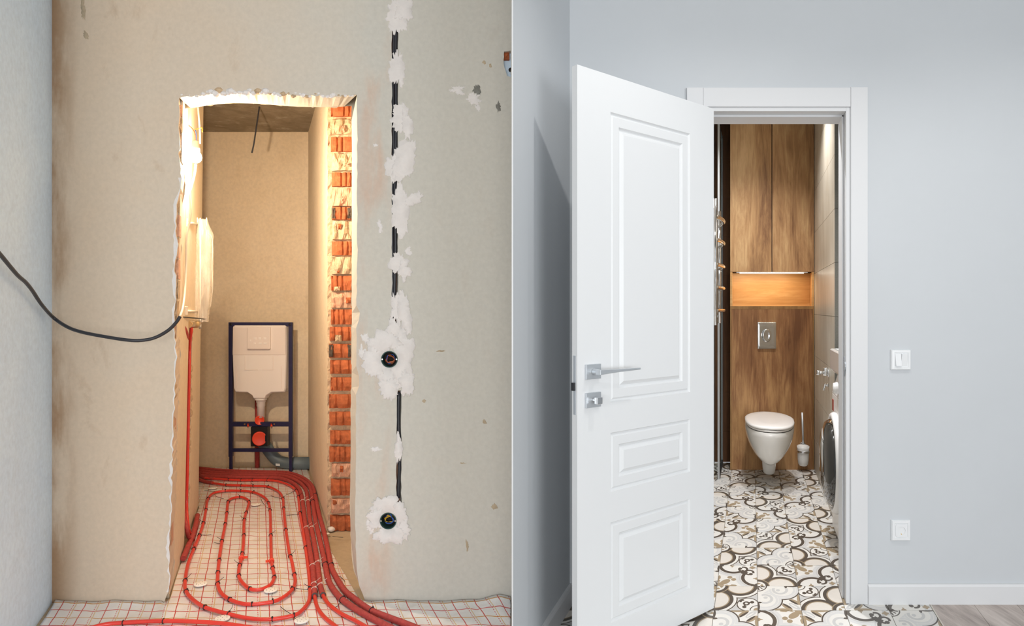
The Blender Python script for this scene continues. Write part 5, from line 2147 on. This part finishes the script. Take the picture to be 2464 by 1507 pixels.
for bx in (597, 653):
    mb = MB()
    b0 = fx(bx, 1021)
    e = b0 + capdir * 0.07 + Vector((0, 0, -0.01))
    mb.tube([b0, e], 0.0075, 10)
    s_ = mb.build('bolt_sleeve', M['red_cap'], fr)
    mb = MB()
    mb.tube([e, e + capdir * 0.03 + Vector((0, 0, -0.006))], 0.0055, 8)
    mb.build('bolt', M['metal'], s_)
for bx in (589, 660):
    mb = MB()
    mb.lathe(fx(bx, 1021), (0, -1, 0), [(0, 0.007), (0.005, 0.006)], 8)
    mb.build('screw', M['brass'], fr)
# drain bend and pipe
gp = thing('drain_pipe', P(690, 1137, 5.36), 'grey plastic drain bend and pipe behind the installation frame', 'drain pipe')
mb = MB()
path = smooth_path([P(626, 1060, 5.33), P(638, 1072, 5.335), P(652, 1092, 5.34), P(668, 1108, 5.34), P(690, 1114.5, 5.34), P(715, 1115, 5.335)], 6)
mb.tube(path, 0.046, 20)
el = mb.build('bend', M['drain'], gp)
mb = MB()
path2 = [P(706, 1115, 5.335), P(712, 1115, 5.335), P(752, 1115, 5.34)]
mb.tube(path2, [0.052, 0.050, 0.050], 20)
mb.build('pipe', M['drain'], gp)
lb = P(668, 1119, 5.29)
mb = MB()
mb.hexa([lb + Vector((-0.016, 0.0, -0.008)), lb + Vector((0.016, 0.004, -0.011)), lb + Vector((0.016, 0.012, -0.011)), lb + Vector((-0.016, 0.010, -0.008)),
         lb + Vector((-0.016, 0.0, 0.010)), lb + Vector((0.016, 0.004, 0.007)), lb + Vector((0.016, 0.012, 0.007)), lb + Vector((-0.016, 0.010, 0.010))])
mb.build('sticker', M['label'], el)
mb = MB()
mb.tube([P(619, 940, 5.385), P(619, 1126, 5.385)], 0.018, 10)
tag(mb.build('riser_pipe', M['red_foam']), 'red sleeved riser pipe standing behind the cistern', 'riser pipe')

# ------------------------------------------------------------------ bulb on the pier
YBU = 3.30


def bp(px, py, Y=YBU):
    return P(px, py, Y)


lb_ = thing('hanging_bulb', bp(471, 395), 'glowing bare bulb hanging in a white lamp holder beside the pier', 'light bulb')
mb = MB()
bc = bp(471, 378)
mb.lathe(bc + Vector((0, 0, -0.030)), (0, 0, 1), [(0, 0.001), (0.004, 0.014), (0.014, 0.024), (0.030, 0.028), (0.044, 0.024), (0.056, 0.016), (0.062, 0.014)], 24)
mb.build('glass', M['bulb'], lb_)
mb = MB()
mb.lathe(bc + Vector((0, 0, 0.030)), (0, 0, 1), [(0, 0.019), (0.018, 0.020), (0.020, 0.017), (0.045, 0.016), (0.050, 0.008)], 18)
mb.build('lamp_holder', M['white_cable'], lb_)
mb = MB()
mb.tube(smooth_path([bc + Vector((0, 0, 0.078)), bp(470, 324), bp(463, 310), bp(453, 300), bp(447, 285), bp(443, 262), bp(441, 248)], 5), 0.0022, 6)
mb.build('wire', M['wire_o'], lb_)
mb = MB()
mb.tube(smooth_path([bc + Vector((0.003, 0, 0.078)), bp(472, 322), bp(470, 312)], 4), 0.0022, 6)
mb.build('wire', M['wire_b'], lb_)
mb = MB()
mb.tube(smooth_path([bp(468, 312), bp(476, 310), bp(486, 308), bp(487, 318)], 4), 0.0022, 6)
mb.build('wire', M['wire_y'], lb_)
mb = MB()
mb.tube(smooth_path([P(475, 245, 3.7), P(479, 290, 3.65), P(481, 320, 3.62), P(481, 345, 3.6)], 5), 0.005, 8)
tag(mb.build('wall_cable', M['white_cable']), 'white cable end hanging down the pier beside the bulb', 'cable')

# ------------------------------------------------------------------ plastic-wrapped fitting on the pier
YP = 3.92
bag = thing('plastic_bag', P(486, 765, YP), 'clear crinkled plastic bag wrapped over a fitting on the pier', 'plastic bag')
mb = MB()
rings = []
prof_l = [(528, 475, 498), (540, 473, 501), (553, 471, 507), (566, 470, 512), (585, 471, 511), (620, 470, 512), (660, 469, 511), (700, 468, 508), (735, 468, 505), (760, 468, 501), (775, 470, 500)]
for y, xl, xr in prof_l:
    c = P((xl + xr) / 2, y, YP)
    hw = (xr - xl) / 2 * YP / F
    ring = []
    for k in range(40):
        w = 2 * math.pi * k / 40
        f = 1 + 0.30 * noise.noise(Vector((math.cos(w) * 2.6, math.sin(w) * 2.6, y * 0.006))) + 0.18 * noise.noise(Vector((math.cos(w) * 6, math.sin(w) * 6, y * 0.012)))
        ring.append(c + Vector((hw * f * math.cos(w), 0.75 * hw * f * math.sin(w), 0.004 * noise.noise(Vector((w * 3, y, 0))))))
    rings.append(ring)
mb.loft(rings, False, True)
mb.build('bag_film', M['poly'], bag)
mb = MB()
path = smooth_path([P(500, 562, YP - 0.02), P(509, 570, YP - 0.03), P(512, 600, YP - 0.03), P(510, 640, YP - 0.03), P(512, 690, YP - 0.03), P(506, 740, YP - 0.03)], 5)
for a in (0.0,):
    mb.tube(path, 0.0025, 6)
mb.build('bag_fold', M['poly'], bag)
fi = thing('pipe_fitting', P(458, 790, YP - 0.1), 'threaded rod and nickel valve bracket fixed to the pier', 'pipe fitting')
mb = MB()
mb.tube([P(482, 525, YP), P(482, 792, YP)], 0.0048, 8)
rod = mb.build('rod', M['white_cable'], fi)
mb = MB()
mb.lathe(P(482, 774, YP), (0, 0, 1), [(0, 0.010), (0.014, 0.010)], 6)
mb.lathe(P(482, 792, YP), (0, 0, 1), [(0, 0.007), (0.03, 0.007)], 10)
mb.build('nut', M['metal'], rod)
for px in (475, 497):
    mb = MB()
    mb.tube([P(px, 524, YP), P(px, 545, YP)], 0.0035, 8)
    mb.build('rod', M['white_cable'], fi)
for (y_, ) in ((537,), (749,)):
    mb = MB()
    mb.tube([P(446, y_, 3.36), P(474, y_ + 1, YP - 0.02)], 0.0065, 8)
    mb.build('arm', M['white_cable'], fi)
    mb = MB()
    c = P(445, y_ - 1, 3.34)
    mb.box(tuple(c - Vector((0.010, 0.012, 0.022))), tuple(c + Vector((0.010, 0.012, 0.022))))
    mb.build('clip_block', M['white_cable'], fi, 0.002)
mb = MB()
a = P(438, 763, 3.24)
b_ = P(493, 768, YP + 0.02)
mb.hexa([a + Vector((0, -0.012, -0.003)), b_ + Vector((0, -0.012, -0.003)), b_ + Vector((0, 0.02, -0.003)), a + Vector((0, 0.02, -0.003)),
         a + Vector((0, -0.012, 0.002)), b_ + Vector((0, -0.012, 0.002)), b_ + Vector((0, 0.02, 0.002)), a + Vector((0, 0.02, 0.002))])
mb.build('bracket_plate', M['bracket'], fi)
mb = MB()
v0, v1 = P(454, 781, 3.53), P(473, 780, 3.74)
ax_ = (v1 - v0)
mb.lathe(v0, ax_, [(0, 0.018), (0.02, 0.020), (0.022, 0.016), (ax_.length * 0.75, 0.018), (ax_.length * 0.76, 0.022), (ax_.length, 0.022)], 18)
mb.build('valve', M['brass'], fi)
mb = MB()
mb.lathe(P(476, 780, 3.78), (0, 0, 1), [(-0.02, 0.014), (0.02, 0.014)], 8)
mb.build('union_nut', M['metal'], fi)

# red pipes in the slot of the pier
def slot_pt(Y, z, d):
    return LL(uL(Y, z) - d, Y, z)


for i, (start, Ys, d_, end, lab, mt, r_) in enumerate((
        ([(461, 788, 3.60), (459, 806, 3.62)], 3.725, 0.010, [(452, 1262, 3.66), (458, 1284, 3.72), (470, 1292, 3.78)], 'red pipe running down the pier slot and bending onto the floor', 'red_pipe', 0.0085),
        ([(442, 788, 3.36), (449, 806, 3.46)], 3.695, 0.026, [(449, 1270, 3.58), (454, 1293, 3.62), (464, 1300, 3.68)], 'second dull red pipe squeezed into the pier slot behind the first', 'red_foam', 0.0105))):
    path = [P(*p) for p in start] + [slot_pt(Ys, z, d_) for z in (1.08, 1.0, 0.8, 0.6, 0.4, 0.2)] + [P(*p) for p in end]
    mb = MB()
    mb.tube(smooth_path(path, 5), r_, 10)
    tag(mb.build('slot_pipe', M[mt]), lab, 'pipe')
rs_ = random.Random(4)
for k in range(26):
    z = 0.12 + k * 0.042
    c = slot_pt(3.757, z, rs_.uniform(0.0, 0.012))
    r_ = rs_.uniform(0.010, 0.018)
    mb = MB()
    rings = []
    for zz_, q_ in ((-1.4, 0.5), (-0.4, 1.0), (0.5, 0.9), (1.4, 0.4)):
        rings.append([c + Vector((r_ * 0.6 * q_ * math.cos(w) * rs_.uniform(0.8, 1.2), r_ * q_ * math.sin(w) * rs_.uniform(0.8, 1.2), r_ * zz_)) for w in [2 * math.pi * j / 7 for j in range(7)]])
    mb.loft(rings, True, False)
    mb.build('mortar_lump', M['mortar'], bpy.data.objects['wall_pier'])

# cable run down the pier, coloured pale to imitate the bulb's glare
mb = MB()
mb.tube(smooth_path([P(471, 396, 3.3), P(468, 420, 3.3), P(461, 450, 3.28), P(457, 470, 3.27), P(459, 500, 3.27), P(457, 530, 3.27), P(449, 570, 3.25), P(448, 640, 3.24), P(445, 700, 3.2), P(440, 740, 3.12), P(433, 762, 3.02)], 5), 0.0052, 8)
tag(mb.build('glare_cable', M['white_cable']), 'cable running from the bulb down the pier to the doorway edge, coloured pale for bulb glare', 'cable')

# black cable drooping across the bare walls
cab_px = [(-60, 545), (-20, 590), (0, 612), (40, 660), (62, 680), (78, 700), (100, 733), (128, 764), (160, 786), (195, 799), (250, 810), (310, 819), (345, 819), (375, 812), (405, 795), (424, 776), (433, 762)]
pts = [Vector((xe - 0.06, 1.935, 2.6)), Vector((xe - 0.05, 1.93, 2.1)), Vector((xe - 0.03, 1.92, 1.78)), Vector((xe + 0.0, 1.93, 1.66))]
for px, py in cab_px:
    if px < 128:
        Yw = 0.906 * F / (620 - px)
        Yc = Yw - 0.10
    else:
        t = (px - 128) / (433 - 128)
        Yc = Y0 - 0.09 - 0.10 * math.sin(math.pi * t) + 0.15 * max(0, t - 0.85)
    pts.append(P(px, py, Yc))
mb = MB()
mb.tube(smooth_path(pts, 6), 0.0072, 10)
tag(mb.build('hanging_cable', M['black_cable']), 'thick black cable drooping across the beige wall into the broken doorway', 'cable')

# wire stub hanging from the niche ceiling
mb = MB()
mb.tube(smooth_path([P(626, 238, 4.75), P(623, 265, 4.75), P(617, 305, 4.75), P(611, 345, 4.75), P(606, 368, 4.75)], 5), 0.0055, 8)
tag(mb.build('ceiling_wire', M['black_cable']), 'dark wire stub hanging from the concrete niche ceiling', 'cable')
# lump of plaster on the screed by the brick end
mb = MB()
c = G(797, 1276, 0.012)
rings = []
for zz_, q_ in ((0, 0.6), (0.008, 1.0), (0.018, 0.9), (0.026, 0.4)):
    rings.append([Vector((c.x + 0.022 * q_ * math.cos(w) * (1 + 0.3 * math.sin(3 * w)), c.y + 0.022 * q_ * math.sin(w), zz_ + 0.004)) for w in [2 * math.pi * i / 9 for i in range(9)]])
mb.loft(rings, True, True)
tag(mb.build('plaster_crumb', M['putty']), 'white lump of plaster at the foot of the brick end', 'plaster lump')
